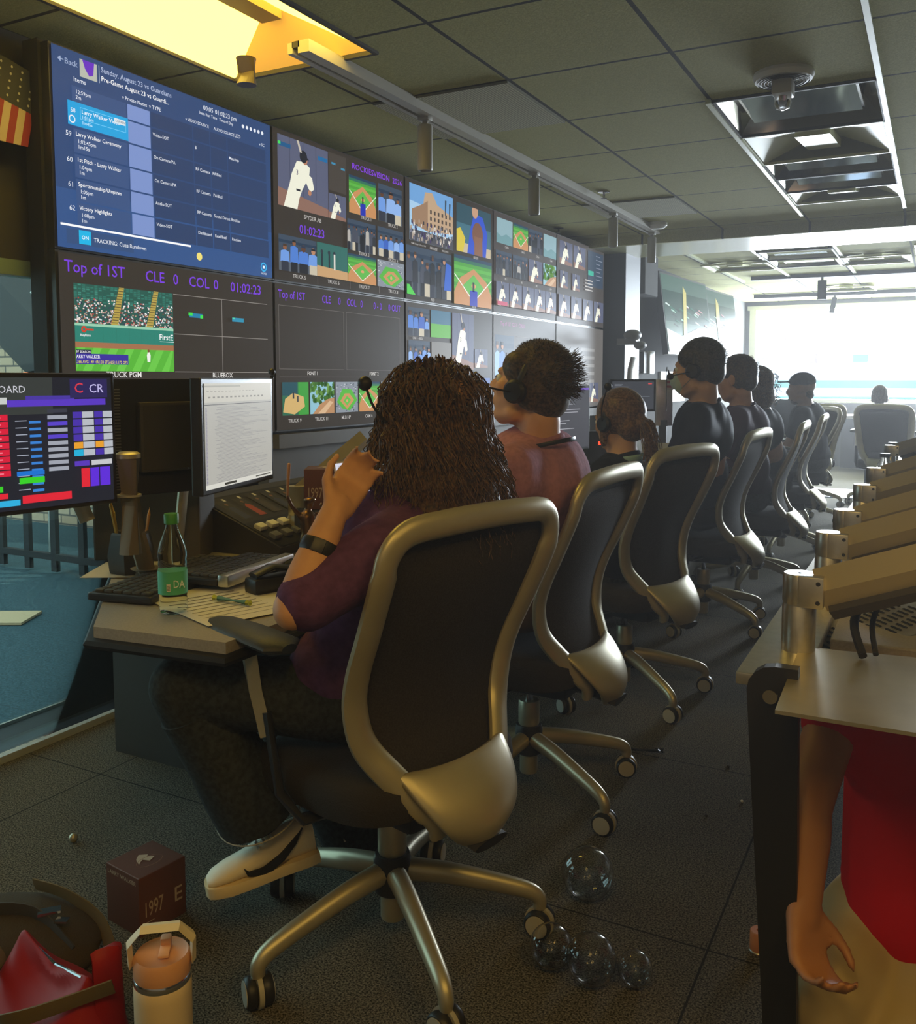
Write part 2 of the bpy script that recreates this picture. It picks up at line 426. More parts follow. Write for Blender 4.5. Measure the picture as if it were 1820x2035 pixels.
for i in range(len(xs)-1):
    for j in range(len(ys)-1):
        cx, cy = (xs[i]+xs[i+1])/2, (ys[j]+ys[j+1])/2
        if any(a < cx < c and b < cy < d for a, b, c, d in holes): continue
        bm.face([bm.bm.verts.new(p) for p in ((xs[i], ys[j], CE), (xs[i+1], ys[j], CE), (xs[i+1], ys[j+1], CE), (xs[i], ys[j+1], CE))])
structure(bm.done('ceiling', M_ceil, smooth=False))
structure(MB().box((0.05, 6.2, 2.62), (5.9, 15.8, 0.12)).done('ceiling_slab', M_dark, smooth=False))
wl = MB()
wl.box((-2.72, 2.95, 2.05), (0.1, 9.1, 0.86)); wl.box((-2.72, 5.25, 0.81), (0.1, 4.5, 1.62)); wl.box((-2.72, -0.75, 0.81), (0.1, 1.7, 1.62))
structure(wl.done('wall_left', M_wall, smooth=False))
structure(MB().box((-2.58, 10.85, 1.2), (0.1, 6.1, 2.4)).done('wall_left_far', M_wall2, smooth=False))
structure(MB().box((-2.50, 7.62, 1.22), (0.34, 0.42, 2.44), bev=0.004).done('column', M_col, smooth=False))
structure(MB().box((2.9, 6.2, 1.25), (0.1, 15.6, 2.6)).done('wall_right', M_wall, smooth=False))
structure(MB().box((0.1, -1.6, 1.25), (5.7, 0.1, 2.6)).done('wall_rear', M_tan, smooth=False))
structure(MB().box((0.1, 7.375, 2.40), (5.4, 0.75, 0.22)).done('ceiling_beam', M_beam, smooth=False))
structure(MB().box((0.1, 6.985, 2.40), (5.4, 0.03, 0.225)).done('beam_face', M_ceil, smooth=False))
wf = MB()
wf.box((0.1, 13.95, 0.46), (5.5, 0.12, 0.92)); wf.box((0.1, 13.95, 2.40), (5.5, 0.12, 0.2)); wf.box((-2.52, 13.95, 1.6), (0.12, 0.12, 1.6))
structure(wf.done('wall_far', M_wall2, smooth=False))
w1 = MB()
w1.box((0.1, 13.9, 0.93), (5.2, 0.2, 0.05)); w1.box((-2.42, 13.88, 1.61), (0.09, 0.12, 1.34)); w1.box((0.1, 13.88, 2.27), (5.2, 0.1, 0.06)); w1.box((2.7, 13.88, 1.61), (0.08, 0.12, 1.34))
structure(w1.done('window_1', M_white, smooth=False))

# side glazing, with the mirrored terrace built as real ground beyond
w2 = MB()
for y in (0.15, 1.02, 2.93): w2.box((-2.70, y, 0.82), (0.06, 0.05, 1.62))
w2.box((-2.70, 1.55, 1.61), (0.07, 2.85, 0.05))
structure(w2.done('window_2', M_mull, smooth=False))
structure(MB().box((-2.655, 1.35, 0.012), (0.024, 3.2, 0.024)).done('trim_1', mat('polished_floor_channel', (0.75, 0.78, 0.8), 0.35, 0.5), smooth=False))
structure(MB().box((-2.93, 1.35, 0.006), (0.010, 3.2, 0.012)).done('trim_2', M_alu, smooth=False))
structure(MB().box((-2.79, 1.35, -0.02), (0.28, 3.2, 0.04)).done('window_sill', M_blackm, smooth=False))
structure(MB().box((-7.9, 3.2, -0.06), (10.2, 9.0, 0.1)).done('terrace_ground', M_carpet_out, smooth=False))

gm = bpy.data.materials.new('darkening_glazing'); gm.use_nodes = True; nt = gm.node_tree; nt.nodes.remove(nt.nodes['Principled BSDF'])  # pane tint added to darken the terrace and cut its light indoors
tr_ = nt.nodes.new('ShaderNodeBsdfTransparent'); tr_.inputs[0].default_value = (0.56, 0.68, 0.66, 1); gl_ = nt.nodes.new('ShaderNodeBsdfGlossy'); gl_.inputs['Roughness'].default_value = 0.02
fr_ = nt.nodes.new('ShaderNodeFresnel'); mx_ = nt.nodes.new('ShaderNodeMixShader'); nt.links.new(fr_.outputs[0], mx_.inputs[0]); nt.links.new(tr_.outputs[0], mx_.inputs[1]); nt.links.new(gl_.outputs[0], mx_.inputs[2]); nt.links.new(mx_.outputs[0], nt.nodes['Material Output'].inputs['Surface'])
for k_, (a_, b_) in enumerate(((0.175, 0.995), (1.045, 2.905))): structure(MB().box((-2.70, (a_+b_)/2, 0.80), (0.008, b_-a_, 1.58)).done('window_2_pane', gm, smooth=False))

# brick wall mirrored in the pane, built as a real wall outside
mb_ = bpy.data.materials.new('brown_brick'); mb_.use_nodes = True
nt = mb_.node_tree; br = nt.nodes.new('ShaderNodeTexBrick'); tc = nt.nodes.new('ShaderNodeTexCoord'); mp = nt.nodes.new('ShaderNodeMapping')
nt.links.new(tc.outputs['Object'], mp.inputs[0]); mp.inputs['Rotation'].default_value = (R(90), 0, 0); nt.links.new(mp.outputs[0], br.inputs['Vector'])
br.inputs['Color1'].default_value = (0.42, 0.28, 0.18, 1); br.inputs['Color2'].default_value = (0.52, 0.36, 0.24, 1); br.inputs['Mortar'].default_value = (0.10, 0.08, 0.07, 1)
br.inputs['Scale'].default_value = 1.0; br.inputs['Mortar Size'].default_value = 0.008; br.inputs['Brick Width'].default_value = 0.22; br.inputs['Row Height'].default_value = 0.08
nt.links.new(br.outputs['Color'], nt.nodes['Principled BSDF'].inputs['Base Color']); nt.nodes['Principled BSDF'].inputs['Roughness'].default_value = 0.85
t = thing('brick_building', 'brown brick wall mirrored in the glass, built beyond the side glazing', 'building', (-6.2, 5.2, 0))
MB().box((-1.0, 0.2, 2.1), (2.9, 0.3, 4.3)).done('brick_wall', mb_, t, smooth=False)
MB().box((0.86, 0.1, 2.1), (0.24, 0.5, 4.3)).done('brick_pier', mb_, t, smooth=False)
MB().box((0.52, 0.05, 2.0), (0.05, 0.06, 4.0)).box((0.62, 0.05, 2.0), (0.03, 0.06, 4.0)).done('downpipe', M_mull, t, smooth=False)
a = MB()
p0, p1 = at(-60, 520, 5.2), at(150, 740, 4.6)
a.tube([p0, p1], [(0.05, 0.30), (0.05, 0.26)], 4, ref=(0, 0, 1))
o = a.done('mirrored_stair_beam', M_blackm, smooth=False); tag(o, 'dark sloping beam of the pane reflection, built as a stair stringer outside', 'stair beam')  # dark sloping beam of the reflection, built as a stair part
for k, (q0, q1, l) in enumerate((((80, 530), (205, 640), 'pale handrail above the mirrored stair stringer, the longer one'), ((64, 582), (122, 620), 'short pale light strip on the mirrored stair stringer'))):
    tag(MB().tube([at(*q0, 4.4), at(*q1, 4.2)], 0.012, 6).done('handrail', M_white), l, 'handrail')
# railing, parasol and balcony of the pane reflection, built as real things
t = thing('terrace_railing', 'dark terrace railing from the pane reflection, with a pale green end post', 'railing', (-4.9, 3.9, 0))
MB().box((-0.3, 0, 0.95), (2.4, 0.05, 0.05)).box((-0.3, 0, 0.10), (2.4, 0.04, 0.04)).done('rail', M_blackm, t, smooth=False)
for k in range(9): MB().box((-1.4+k*0.26, 0, 0.48), (0.05, 0.03, 0.95)).done('baluster', M_blackm, t, smooth=False)
MB().box((0.86, 0, 0.5), (0.07, 0.07, 1.0)).box((1.0, 0, 0.5), (0.05, 0.05, 1.0)).box((0.93, 0, 0.35), (0.14, 0.04, 0.05)).box((0.93, 0, 0.15), (0.14, 0.04, 0.05)).done('end_post', M_mull, t, smooth=False)
t = thing('parasol', 'orange parasol mirrored in the glass, built open before the brick pier', 'parasol', (-5.55, 4.3, 0))
MB().cyl((0, 0, 0), (0, 0, 1.35), 0.02).done('pole', M_alu, t)
MB().lathe([(0.62, 1.12), (0.3, 1.24), (0.02, 1.33), (0.02, 1.34)], n=8).done('canopy', mat('orange_canvas', (0.85, 0.16, 0.05), 0.7), t, ang=10)
t = thing('balcony', 'pale green glass balcony of the mirrored building past the brick pier', 'balcony', (-4.55, 5.3, 1.5))
MB().box((0, 0.3, 0.0), (0.62, 0.6, 0.08)).box((0.2, 0.5, -0.76), (0.08, 0.08, 1.5)).done('slab', M_white, t, smooth=False)
MB().box((0, 0.02, 0.16), (0.60, 0.02, 0.26)).done('glass_panel', mat('sea_green_glass', (0.25, 0.5, 0.45), 0.1), t, smooth=False)
for k in range(3): tag(MB().box((-4.3-0.5*k, 3.0+0.1*k, 0.0), (0.34, 0.24, 0.012), Matrix.Rotation(0.5+k, 3, 'Z')).done('loose_paper', mat('kraft_paper', (0.55, 0.36, 0.2), 0.8), smooth=False), ['kraft paper sheet on the terrace matting closest to the glazing', 'second kraft sheet out on the terrace matting', 'kraft sheet on the matting farthest from the glazing'][k], 'paper')

# stadium beyond the window
M_far = mat('sunlit_concrete', (0.30, 0.32, 0.38), 0.9)
M_far2 = mat('far_seats', (0.03, 0.16, 0.16), 0.9)
M_far3 = mat('far_brown', (0.16, 0.12, 0.16), 0.9)
t = thing('stadium_stand', 'sunlit stadium stand seen through the far window', 'stadium stand', (-4, 60, -8))
for j in range(9):
    MB().box((6, j*3.0, 4.4+j*0.62), (60, 3.0, 0.7)).done('seating_tier', [M_far, M_far2][j % 2], t, smooth=False)
for i in range(14):
    MB().box((-16+i*3.4+random.uniform(-.6, .6), 24+random.uniform(0, 2), 10.6+random.uniform(0, .4)), (random.uniform(.8, 2.0), .6, random.uniform(.5, 1.3)), None).done('sign_box', [M_far3, M_far2, M_grey][i % 3], t, smooth=False)
structure(MB().box((0, 70, -9), (200, 110, 0.5)).done('ground', mat('pale_ground', (0.75, 0.78, 0.7), 0.9), smooth=False))
for i in range(6):
    x = -13+i*4.3+random.uniform(-.6, .6); t = thing('distant_building', ['pale building', 'hazy tower', 'low block', 'grey slab building', 'blue roofed block', 'far office tower'][i]+' on the skyline past the stadium stand', 'building', (x, 105, -8), group='buildings on the skyline')
    MB().box((0, 0, 6.6), (random.uniform(1.5, 3), 2, 13.2+random.uniform(-.5, 1.6))).done('tower', [M_far3, M_far, M_far3][i % 3], t, smooth=False)

# ------------------------------------------------------------ ceiling fittings
E_yel = mat('glowing_yellow_lens', (1.0, 0.70, 0.10), 0.6, emit=5.0)
E_or = mat('glow_tinted_end_plate', (0.95, 0.55, 0.10), 0.6, emit=0.35)  # lamp light on the end plate put in as amber colour and glow
t = thing('troffer_light', 'glowing yellow troffer of the pane reflection, built as a light over the video wall', 'ceiling light', (-2.045, 2.05, CE))  # lamp mirrored in the pane, built here as a real fixture
for sx in (-1, 1):
    b = MB(); q = [(sx*0.305, -0.63, 0.0), (sx*0.305, 0.63, 0.0), (sx*0.04, 0.47, 0.13), (sx*0.04, -0.63, 0.13)]
    b.face([b.bm.verts.new(p) for p in q]); b.face([b.bm.verts.new((p[0], p[1], p[2]+0.004)) for p in q][::-1]); b.done('lens', E_yel, t, smooth=False)
MB().box((0, -0.08, 0.115), (0.085, 1.1, 0.03)).done('spine', mat('spine_bronze', (0.34, 0.24, 0.10), 0.5), t, smooth=False)
b = MB(); q = [(-0.305, 0.63, 0), (0.305, 0.63, 0), (0.04, 0.47, 0.13), (-0.04, 0.47, 0.13)]
b.face([b.bm.verts.new(p) for p in q]); b.done('end_reflector', E_or, t, smooth=False)
b = MB()
for sx in (-1, 1): b.box((sx*0.312, 0, 0.0), (0.016, 1.28, 0.02))
for sy in (-1, 1): b.box((0, sy*0.632, 0.0), (0.62, 0.016, 0.02))
b.done('frame', M_dark, t, smooth=False)
MB().box((0, 0, 0.17), (0.64, 1.3, 0.02)).done('housing', M_dark, t, smooth=False)

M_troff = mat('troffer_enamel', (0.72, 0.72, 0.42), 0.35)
def unlit(t):
    for sx in (-1, 1):
        b = MB(); q = [(sx*0.29, -0.29, 0.0), (sx*0.29, 0.29, 0.0), (sx*0.06, 0.27, 0.10), (sx*0.06, -0.27, 0.03)]
        b.face([b.bm.verts.new(p) for p in q]); b.done('wing', M_troff, t, smooth=False)
    MB().box((0, 0, 0.03), (0.15, 0.5, 0.04), Matrix.Rotation(R(6), 3, 'X')).done('lamp_cover', M_troff, t, smooth=False)
    b = MB(); b.box((0, 0, 0.13), (0.6, 0.6, 0.01)); b.box((0, 0.298, 0.06), (0.6, 0.008, 0.13)); b.done('housing', mat('troffer_inside', (0.16, 0.15, 0.07), 0.5), t, smooth=False)
    b = MB()
    for sx in (-1, 1): b.box((sx*0.3, 0, 0.0), (0.014, 0.61, 0.014)); b.box((0, sx*0.3, 0), (0.61, 0.014, 0.014))
    b.done('frame', M_troff, t, smooth=False)
def mirror(t):
    b = MB()
    for sx in (-1, 1):
        b.face([b.bm.verts.new(p) for p in ((sx*0.3, -0.3, 0), (sx*0.3, 0.3, 0), (sx*0.22, 0.2, 0.09), (sx*0.22, -0.2, 0.09))])
        b.face([b.bm.verts.new(p) for p in ((-0.3, sx*0.3, 0), (0.3, sx*0.3, 0), (0.22, sx*0.2, 0.09), (-0.22, sx*0.2, 0.09))])
    b.done('reflector', mat('polished_reflector', (0.75, 0.76, 0.68), 0.12, 1.0), t, smooth=False)
    MB().box((0.0, 0, 0.045), (0.44, 0.36, 0.012), Matrix.Rotation(R(-5), 3, 'X')).done('lens', mat('mirror_lens', (0.42, 0.50, 0.50), 0.10, 0.9), t, smooth=False)
    b = MB()
    for sx in (-1, 1): b.box((sx*0.222, 0, 0.044), (0.01, 0.38, 0.02)); b.box((0, sx*0.185, 0.044), (0.45, 0.01, 0.02))
    b.done('lens_rim', M_chrome, t, smooth=False)
    b = MB()
    for sx in (-1, 1): b.box((sx*0.3, 0, 0.0), (0.012, 0.61, 0.012)); b.box((0, sx*0.3, 0), (0.61, 0.012, 0.012))
    b.box((0, 0, 0.12), (0.6, 0.6, 0.01))
    b.done('frame', M_dark, t, smooth=False)
ly = [(4.075, mirror, 'square mirrored downlight beside the ceiling strobe'), (4.685, unlit, 'unlit troffer between the blue-lit mirrored downlight and the paired ones'), (5.19, mirror, 'first of two paired mirrored downlights, beside the unlit troffer'), (5.60, mirror, 'second paired mirrored downlight, beside the small end troffer'), (6.0, unlit, 'unlit troffer at the window end of the ceiling strip, before the beam')]
for k, (y, f, l) in enumerate(ly):
    t = thing('ceiling_downlight' if f is mirror else 'troffer_light', l, 'ceiling light', (-0.54, y, CE-0.004), 0, 'recessed lights between the bright ceiling rails'); f(t)
    if k >= 2: t.scale = (1, 0.66, 1)
M_rail = mat('tbar_glint_paint', (0.62, 0.66, 0.42), 0.3)  # T-bars coloured pale to stand in for their bright glints
for (x, y0, y1) in ((-0.228, -1.4, 6.6), (-0.852, 3.75, 6.6)):
    tag(MB().box((x, (y0+y1)/2, CE-0.008), (0.02, y1-y0, 0.018)).done('ceiling_rail', M_rail, smooth=False), 'ceiling T-bar made pale to show its glint, the longer one' if x > -.5 else 'shorter ceiling T-bar made pale for its glint along the recessed lights', 'ceiling rail')
# far ceiling
for (x, y, l) in ((-1.75, 9.2, 'unlit troffer beyond the beam, close to the wall televisions'), (-0.55, 9.2, 'unlit troffer beyond the beam over the aisle'), (-1.0, 12.0, 'unlit troffer over the window track lighting'), (0.1, 8.6, 'unlit troffer beyond the beam beside the right bright rail')):
    t = thing('troffer_light', l, 'ceiling light', (x, y, CE-0.03), 0, 'unlit troffers beyond the beam'); unlit(t)
for (x, y, l) in ((-1.12, 8.5, 'mirrored downlight just beyond the beam'), (-1.12, 9.1, 'mirrored downlight beyond the beam, the one deeper in')):
    t = thing('ceiling_downlight', l, 'ceiling light', (x, y, CE-0.03), 0, 'mirrored downlights beyond the beam'); mirror(t)
for x, l in ((-2.0, 'pale ceiling rail beyond the beam closest to the televisions'), (-1.45, 'pale ceiling rail beyond the beam beside the mirrored downlights'), (-0.8, 'pale ceiling rail beyond the beam over the aisle')):
    tag(MB().box((x, 9.3, CE-0.01), (0.03, 3.0, 0.02)).done('ceiling_rail', M_rail, smooth=False), l, 'ceiling rail')
# air grilles
M_gr = tiled_mat('perforated_grille', (0.62, 0.62, 0.46), (0.75, 0.75, 0.56), 0.012, 0, 0.012, 0, 0.004, (0.3, 0.3, 0.22), 80, 0.1)
for (x, y, l) in ((-1.76, 3.465, 'pale perforated grille tile beside the track lighting'), (-1.76, 5.90, 'pale perforated grille tile near the smoke detector')):
    tag(MB().box((x, y, CE-0.004), (0.595, 0.595, 0.010)).done('ceiling_grille', M_gr, smooth=False), l, 'air grille')
# track lighting
M_trk = mat('track_white', (0.50, 0.48, 0.42), 0.4)
t = thing('lighting_track', 'long pale lighting track in front of the video wall', 'lighting track', (-1.90, 4.6, CE))
MB().box((0.02, 0, -0.022), (0.045, 4.25, 0.04)).done('rail', M_trk, t, smooth=False)
MB().box((-0.035, 0, -0.022), (0.02, 4.25, 0.035)).done('conductor', M_trk, t, smooth=False)
MB().box((-0.012, 0, -0.012), (0.03, 4.25, 0.02)).done('groove', M_dark, t, smooth=False)
def spot():
    t = thing('track_spotlight', 'cylindrical track spotlight closest to the yellow troffer', 'spotlight', (-1.90, 3.31, CE-0.045), 0, 'spotlights on the pale track')
    MB().cyl((0, 0, 0.005), (0, 0, -0.03), 0.012).box((0, 0, -0.002), (0.05, 0.04, 0.018), bev=0.004).done('stem', M_trk, t)
    MB().lathe([(0.028, -0.028), (0.031, -0.032), (0.031, -0.205), (0.029, -0.212), (0.024, -0.212), (0.022, -0.198)]).done('barrel', M_trk, t)
    MB().lathe([(0.022, -0.200), (0.001, -0.200)]).done('lens', mat('dim_lamp_lens', (0.35, 0.5, 0.65), 0.1), t); return t
sp = spot()
for y, l in ((4.45, 'track spotlight second from the yellow troffer'), (5.76, 'track spotlight third from the yellow troffer'), (6.66, 'track spotlight at the far end of the pale track')): dup(sp, (-1.90, y, CE-0.045), 0, l)
t = thing('lighting_track', 'dark lighting track across the ceiling before the window', 'lighting track', (-0.75, 10.4, CE))
MB().box((0, 0, -0.02), (2.2, 0.05, 0.04)).done('rail', M_blackm, t, smooth=False)
t = thing('lighting_track', 'second dark lighting track closest to the window', 'lighting track', (-0.4, 12.6, CE))
MB().box((0, 0, -0.03), (3.6, 0.05, 0.05)).done('rail', M_blackm, t, smooth=False)
for k, (x, y, tilt, l) in enumerate(((-1.12, 10.4, 0, 'dark spotlight hanging straight down from the track before the window'), (0.08, 10.4, 50, 'dark spotlight tilted sideways on the track before the window'), (-1.2, 12.6, 10, 'small dark spotlight above the window, beside the televisions'), (-0.1, 12.6, 10, 'small dark spotlight above the window, over the aisle'))):
    t = thing('track_spotlight', l, 'spotlight', (x, y, CE-0.045), 0, 'dark spotlights before the window')
    MB().cyl((0, 0, 0.02), (0, 0, -0.04), 0.012).done('stem', M_blackm, t)
    MB().cyl((0, 0, -0.03), (-0.2*math.sin(R(tilt)), 0, -0.03-0.2*math.cos(R(tilt))), 0.045 if k < 2 else 0.03).done('barrel', M_blackm, t)
# ceiling speaker with strobe, sprinklers, smoke detector
p = on_z(1557, 145, CE)
t = thing('ceiling_speaker', 'round ceiling speaker with a clear strobe dome', 'ceiling speaker', (p.x, p.y, CE))
b = MB(); b.lathe([(0.105, 0), (0.108, -0.012), (0.100, -0.028), (0.02, -0.032)]); b.done('base', M_white, t)
for k in range(5):
    pts = [(0.045+k*0.012, 0)]; r = 0.042+k*0.012
    MB().tube([(r*math.cos(a*0.2618), r*math.sin(a*0.2618), -0.0325) for a in range(24)], 0.0022, 5, closed=True).done('louvre_ring', M_dark, t)
MB().box((0, 0, -0.055), (0.07, 0.09, 0.055), bev=0.008).done('strobe_housing', M_trk, t)
MB().lathe([(0.030, -0.08), (0.030, -0.11), (0.024, -0.125), (0.008, -0.132)]).done('strobe_dome', M_glass, t)
MB().cyl((0, 0, -0.08), (0, 0, -0.118), 0.01).done('lamp', M_chrome, t)
for (x, y, l) in ((1200, 380, 'chrome sprinkler head between the track and the aisle'), (1110, 452, 'chrome sprinkler head over the end of the video wall'), (1512, 503, 'sprinkler head beyond the beam')):
    p = on_z(x, y, CE)
    t = thing('sprinkler', l, 'sprinkler', (p.x, p.y, CE), 0, 'ceiling sprinklers')
    MB().lathe([(0.035, 0), (0.036, -0.006), (0.02, -0.008)]).done('escutcheon', M_chrome, t)
    MB().cyl((0, 0, 0), (0, 0, -0.04), 0.007).lathe([(0.018, -0.04), (0.018, -0.043), (0.002, -0.043)]).done('deflector', M_chrome, t)
p = on_z(1306, 443, CE)
tag(MB().lathe([(0.07, 0), (0.07, -0.02), (0.05, -0.038), (0.002, -0.04)], (p.x, p.y, CE)).done('smoke_detector', M_white), 'white domed smoke detector on the ceiling near the track end', 'smoke detector')
p = on_z(490, 175, CE-0.1)
t = thing('ceiling_sensor', 'small translucent cylinder sensor beside the yellow troffer', 'sensor', (p.x, p.y, CE))
MB().cyl((0, 0, 0), (0, 0, -0.09), 0.035).done('body', mat('smoky_plastic', (0.12, 0.09, 0.05), 0.3), t)

# ------------------------------------------------------------ video wall: five columns by two rows of displays
VX, VY0, VW, VH, VT = -2.50, 1.99, 1.072, 0.645, 2.308
PUR = '7a3fe0'; LBL = 'c8c4c0'; BK = '37312b'
def display(c, r, label):
    y0 = VY0+c*VW; z1 = VT-r*VH
    t = thing('video_display', label, 'display', (VX, y0+VW/2, z1-VH/2), 0, 'video wall displays')
    MB().box((-0.03, 0, 0), (0.05, VW-0.003, VH-0.003)).done('bezel', M_bez, t, smooth=False)
    cv = Canvas((0.0015, -VW/2+0.008, -VH/2+0.008), (0, 1, 0), (0, 0, 1), VW-0.016, VH-0.016)
    cv.t = t; return cv
def fin(cv): cv.done('screen_image', M_display, cv.t)
# upper one: run-down table
c = display(0, 0, 'display showing a blue run-down table, first of the upper row')
NV = '2f4a78'; ND = '2c4168'; W_ = 'e8ecf4'
c.rect(NV, 0, 0, 1, 1); c.rect('34558a', 0, 0, 1, .3)
c.text('9fb0d0', 'Back', .045, .925, .03); c.poly('9fb0d0', [(.02, .94), (.032, .955), (.032, .925)]); c.rect('9fb0d0', .03, .937, .042, .943)
c.rect('b8bcb0', .10, .885, .165, .975); c.poly('6a2fc0', [(.11, .975), (.155, .975), (.15, .91), (.135, .90), (.12, .93)])
c.rect('c8d0e0', .172, .885, .174, .975)
c.text('b8c4de', 'Sunday, August 23 vs Guardians', .18, .945, .028); c.text('ffffff', 'Pre-Game August 23 vs Guardi...', .18, .90, .026)
c.text(W_, 'Items', .075, .85, .025)
c.text(W_, 'v Private Notes', .262, .845, .02); c.text(W_, 'v TYPE', .375, .845, .022)
c.text(W_, '00:05', .63, .945, .028); c.text(W_, 'Item Run Time', .61, .912, .018); c.text(W_, '01:02:23 pm', .69, .945, .028); c.text(W_, 'Time of Day', .71, .912, .018)
for i in range(6): c.disc('e8ecf4', .84+i*.022, .93, .007)
c.text(W_, 'v VIDEO SOURCE', .54, .845, .018); c.text(W_, 'AUDIO SOURCE', .68, .845, .018); c.text(W_, 'LED', .79, .845, .023); c.text(W_, 'v SC', .93, .845, .02)
rows = [('', '12:59pm', '2m', .745, .825, '', '', '', ''), ('58', '', '', .62, .735, 'Video-SOT', 'B', '', 'Matchup'), ('59', '1:02:45pm', '1m15s', .49, .61, 'On Camera/PA', 'RF Camera', 'PA/Bed', ''), ('60', '1:04pm', '1m', .365, .48, 'On Camera/PA', 'RF Camera', 'PA/Bed', ''), ('61', '1:05pm', '1m', .245, .355, 'Audio-SOT', 'RF Camera', 'Sound Director', 'Rockies'), ('62', '1:08pm', '1m', .125, .235, 'Video-SOT', 'Dashboard', 'Read/Bed', 'Rockies')]
ttl = ['', 'Larry Walker Video', 'Larry Walker Ceremony', '1st Pitch - Larry Walker', 'Sportsmanship/Umpires', 'Victory Highlights']
for i, (n, t1, t2, v0, v1, a1, a2, a3, a4) in enumerate(rows):
    c.rect('3a5483', .065, v0, .275, v1); c.rect('7d94cc', .28, v0, .375, v1)
    for (u0, u1, s) in ((.38, .57, a1), (.575, .655, a2), (.66, .745, a3), (.75, .965, a4)):
        c.rect(ND, u0, v0, u1, v1)
        if s: c.text(W_, s, u0+.005, v1-.04, .019)
    if i != 1:
        if n: c.text(W_, n, .035, v1-.045, .026)
        if ttl[i]: c.text('ffffff', ttl[i], .072, v1-.035, .021)
        c.text(W_, t1, .078, v1-(.07 if i else .035), .02); c.text(W_, t2, .078, v1-(.098 if i else .062), .02)
c.rect('1ba3e0', .04, .62, .272, .74); c.text(W_, '58', .05, .685, .022); c.disc(W_, .055, .65, .012); c.disc('1ba3e0', .055, .65, .008)
c.frame('8fe0ff', .085, .66, .262, .72, .0012); c.text('ffffff', 'Larry Walker Video', .09, .69, .022); c.text('d0f0ff', '1:01pm', .09, .665, .018); c.text('d0f0ff', '1m45s', .09, .637, .018)
c.rect('dfe8ee', .215, .695, .26, .722); c.text('5a6a80', 'CURRENT', .22, .703, .012)
c.rect('ffffff', .0, .107, .54, .118)
c.rect('35507c', .02, .02, .28, .095); c.rect('19b6e8', .065, .025, .11, .095); c.text('ffffff', 'ON', .075, .05, .02); c.text(W_, 'TRACKING: Cues Rundown', .12, .045, .022)
c.disc('f5e27a', .58, .06, .014); c.disc('39b8f0', .93, .06, .018); c.disc('2a60a0', .93, .06, .013); c.rect('e8f8ff', .924, .05, .936, .07); c.text(W_, 'NOTES', .915, .012, .012)
fin(c)
# upper two
c = display(1, 0, 'display with the batter and ROCKIESVISION clock, second of the upper row')
c.rect(BK, 0, 0, 1, 1)
c.sub(.03, .50, .37, .97); pic_batter(c); c.rect('1e5a8a', .02, .84, .24, .9); c.rect('46e060', .0, .86, .05, .9); c.rect('1e6aa0', .78, .82, .98, .88); c.pop()
c.sub(.37, .50, .5, .68); pic_batter(c); c.pop(); c.rect('46403a', .37, .7, .5, .97)
c.rect('3a8ab0', .39, .89, .42, .905); c.rect('3a8ab0', .46, .87, .49, .885)
c.text(LBL, 'SPYDER A8', .25, .445, .03, center=True); c.text(PUR, '01:02:23', .245, .34, .062, center=True)
c.text('8a3fe8', 'ROCKIESVISION  2026', .545, .91, .045, width=.43)
c.sub(.52, .58, .74, .86); pic_field(c, mast=True); c.pop(); c.sub(.76, .58, .97, .87); c.rect('b98a58', 0, 0, 1, 1); c.rect('56a53c', 0, 0, 1, .2); pic_crowd(c, n=3); c.pop()
c.sub(.50, .30, .73, .53); pic_crowd(c, blue=False, n=8); c.pop(); c.sub(.74, .30, .97, .53); pic_crowd(c, n=5); c.pop()
c.sub(.49, .06, .72, .27); pic_field(c); c.pop(); c.sub(.73, .06, .97, .27); pic_bowl(c); c.pop()
c.sub(.005, .06, .255, .30); pic_crowd(c, n=4); c.pop(); c.sub(.255, .06, .48, .30); pic_pitch(c); c.pop()
for s, u, v in (('TRUCK 1', .63, .545), ('TRUCK 2', .86, .545), ('TRUCK 3', .61, .27), ('TRUCK 4', .86, .27), ('TRUCK 5', .13, .02), ('TRUCK 6', .37, .02), ('TRUCK 7', .61, .02), ('TRUCK 8', .86, .02)): c.text(LBL, s, u, v, .026, center=True)
for u in (.255, .495, .735): c.rect('8a8480', u-.001, .0, u+.001, .06, u == .255)
fin(c)
# upper three
c = display(2, 0, 'display with the stadium facade picture, third of the upper row')
c.rect(BK, 0, 0, 1, 1)
c.sub(.04, .50, .5, .97); pic_building(c); c.pop(); c.sub(.54, .51, .97, .95); pic_huddle(c); c.pop()
c.sub(.0, .04, .48, .45); pic_crowd(c, blue=False, n=8); c.poly('2f63c8', [(.8, .2), (.98, .2), (.98, .75), (.85, .8)]); c.poly('4fd04a', [(0, 0), (.18, 0), (.05, .2), (0, .2)]); c.pop()
c.sub(.5, .02, .97, .47); pic_field(c, mast=True); c.pop()
for s, u, v in (('ORANGE', .27, .455), ('GREEN', .76, .47), ('RED', .26, .008), ('BLUE', .74, -.0)): c.text(LBL, s, u, v, .024, center=True)
c.text(LBL, '00:22:10 45.1', .36, .46, .016); c.text(LBL, 'PGM2 Rockies V2 Source Wall', .04, .462, .014)
fin(c)
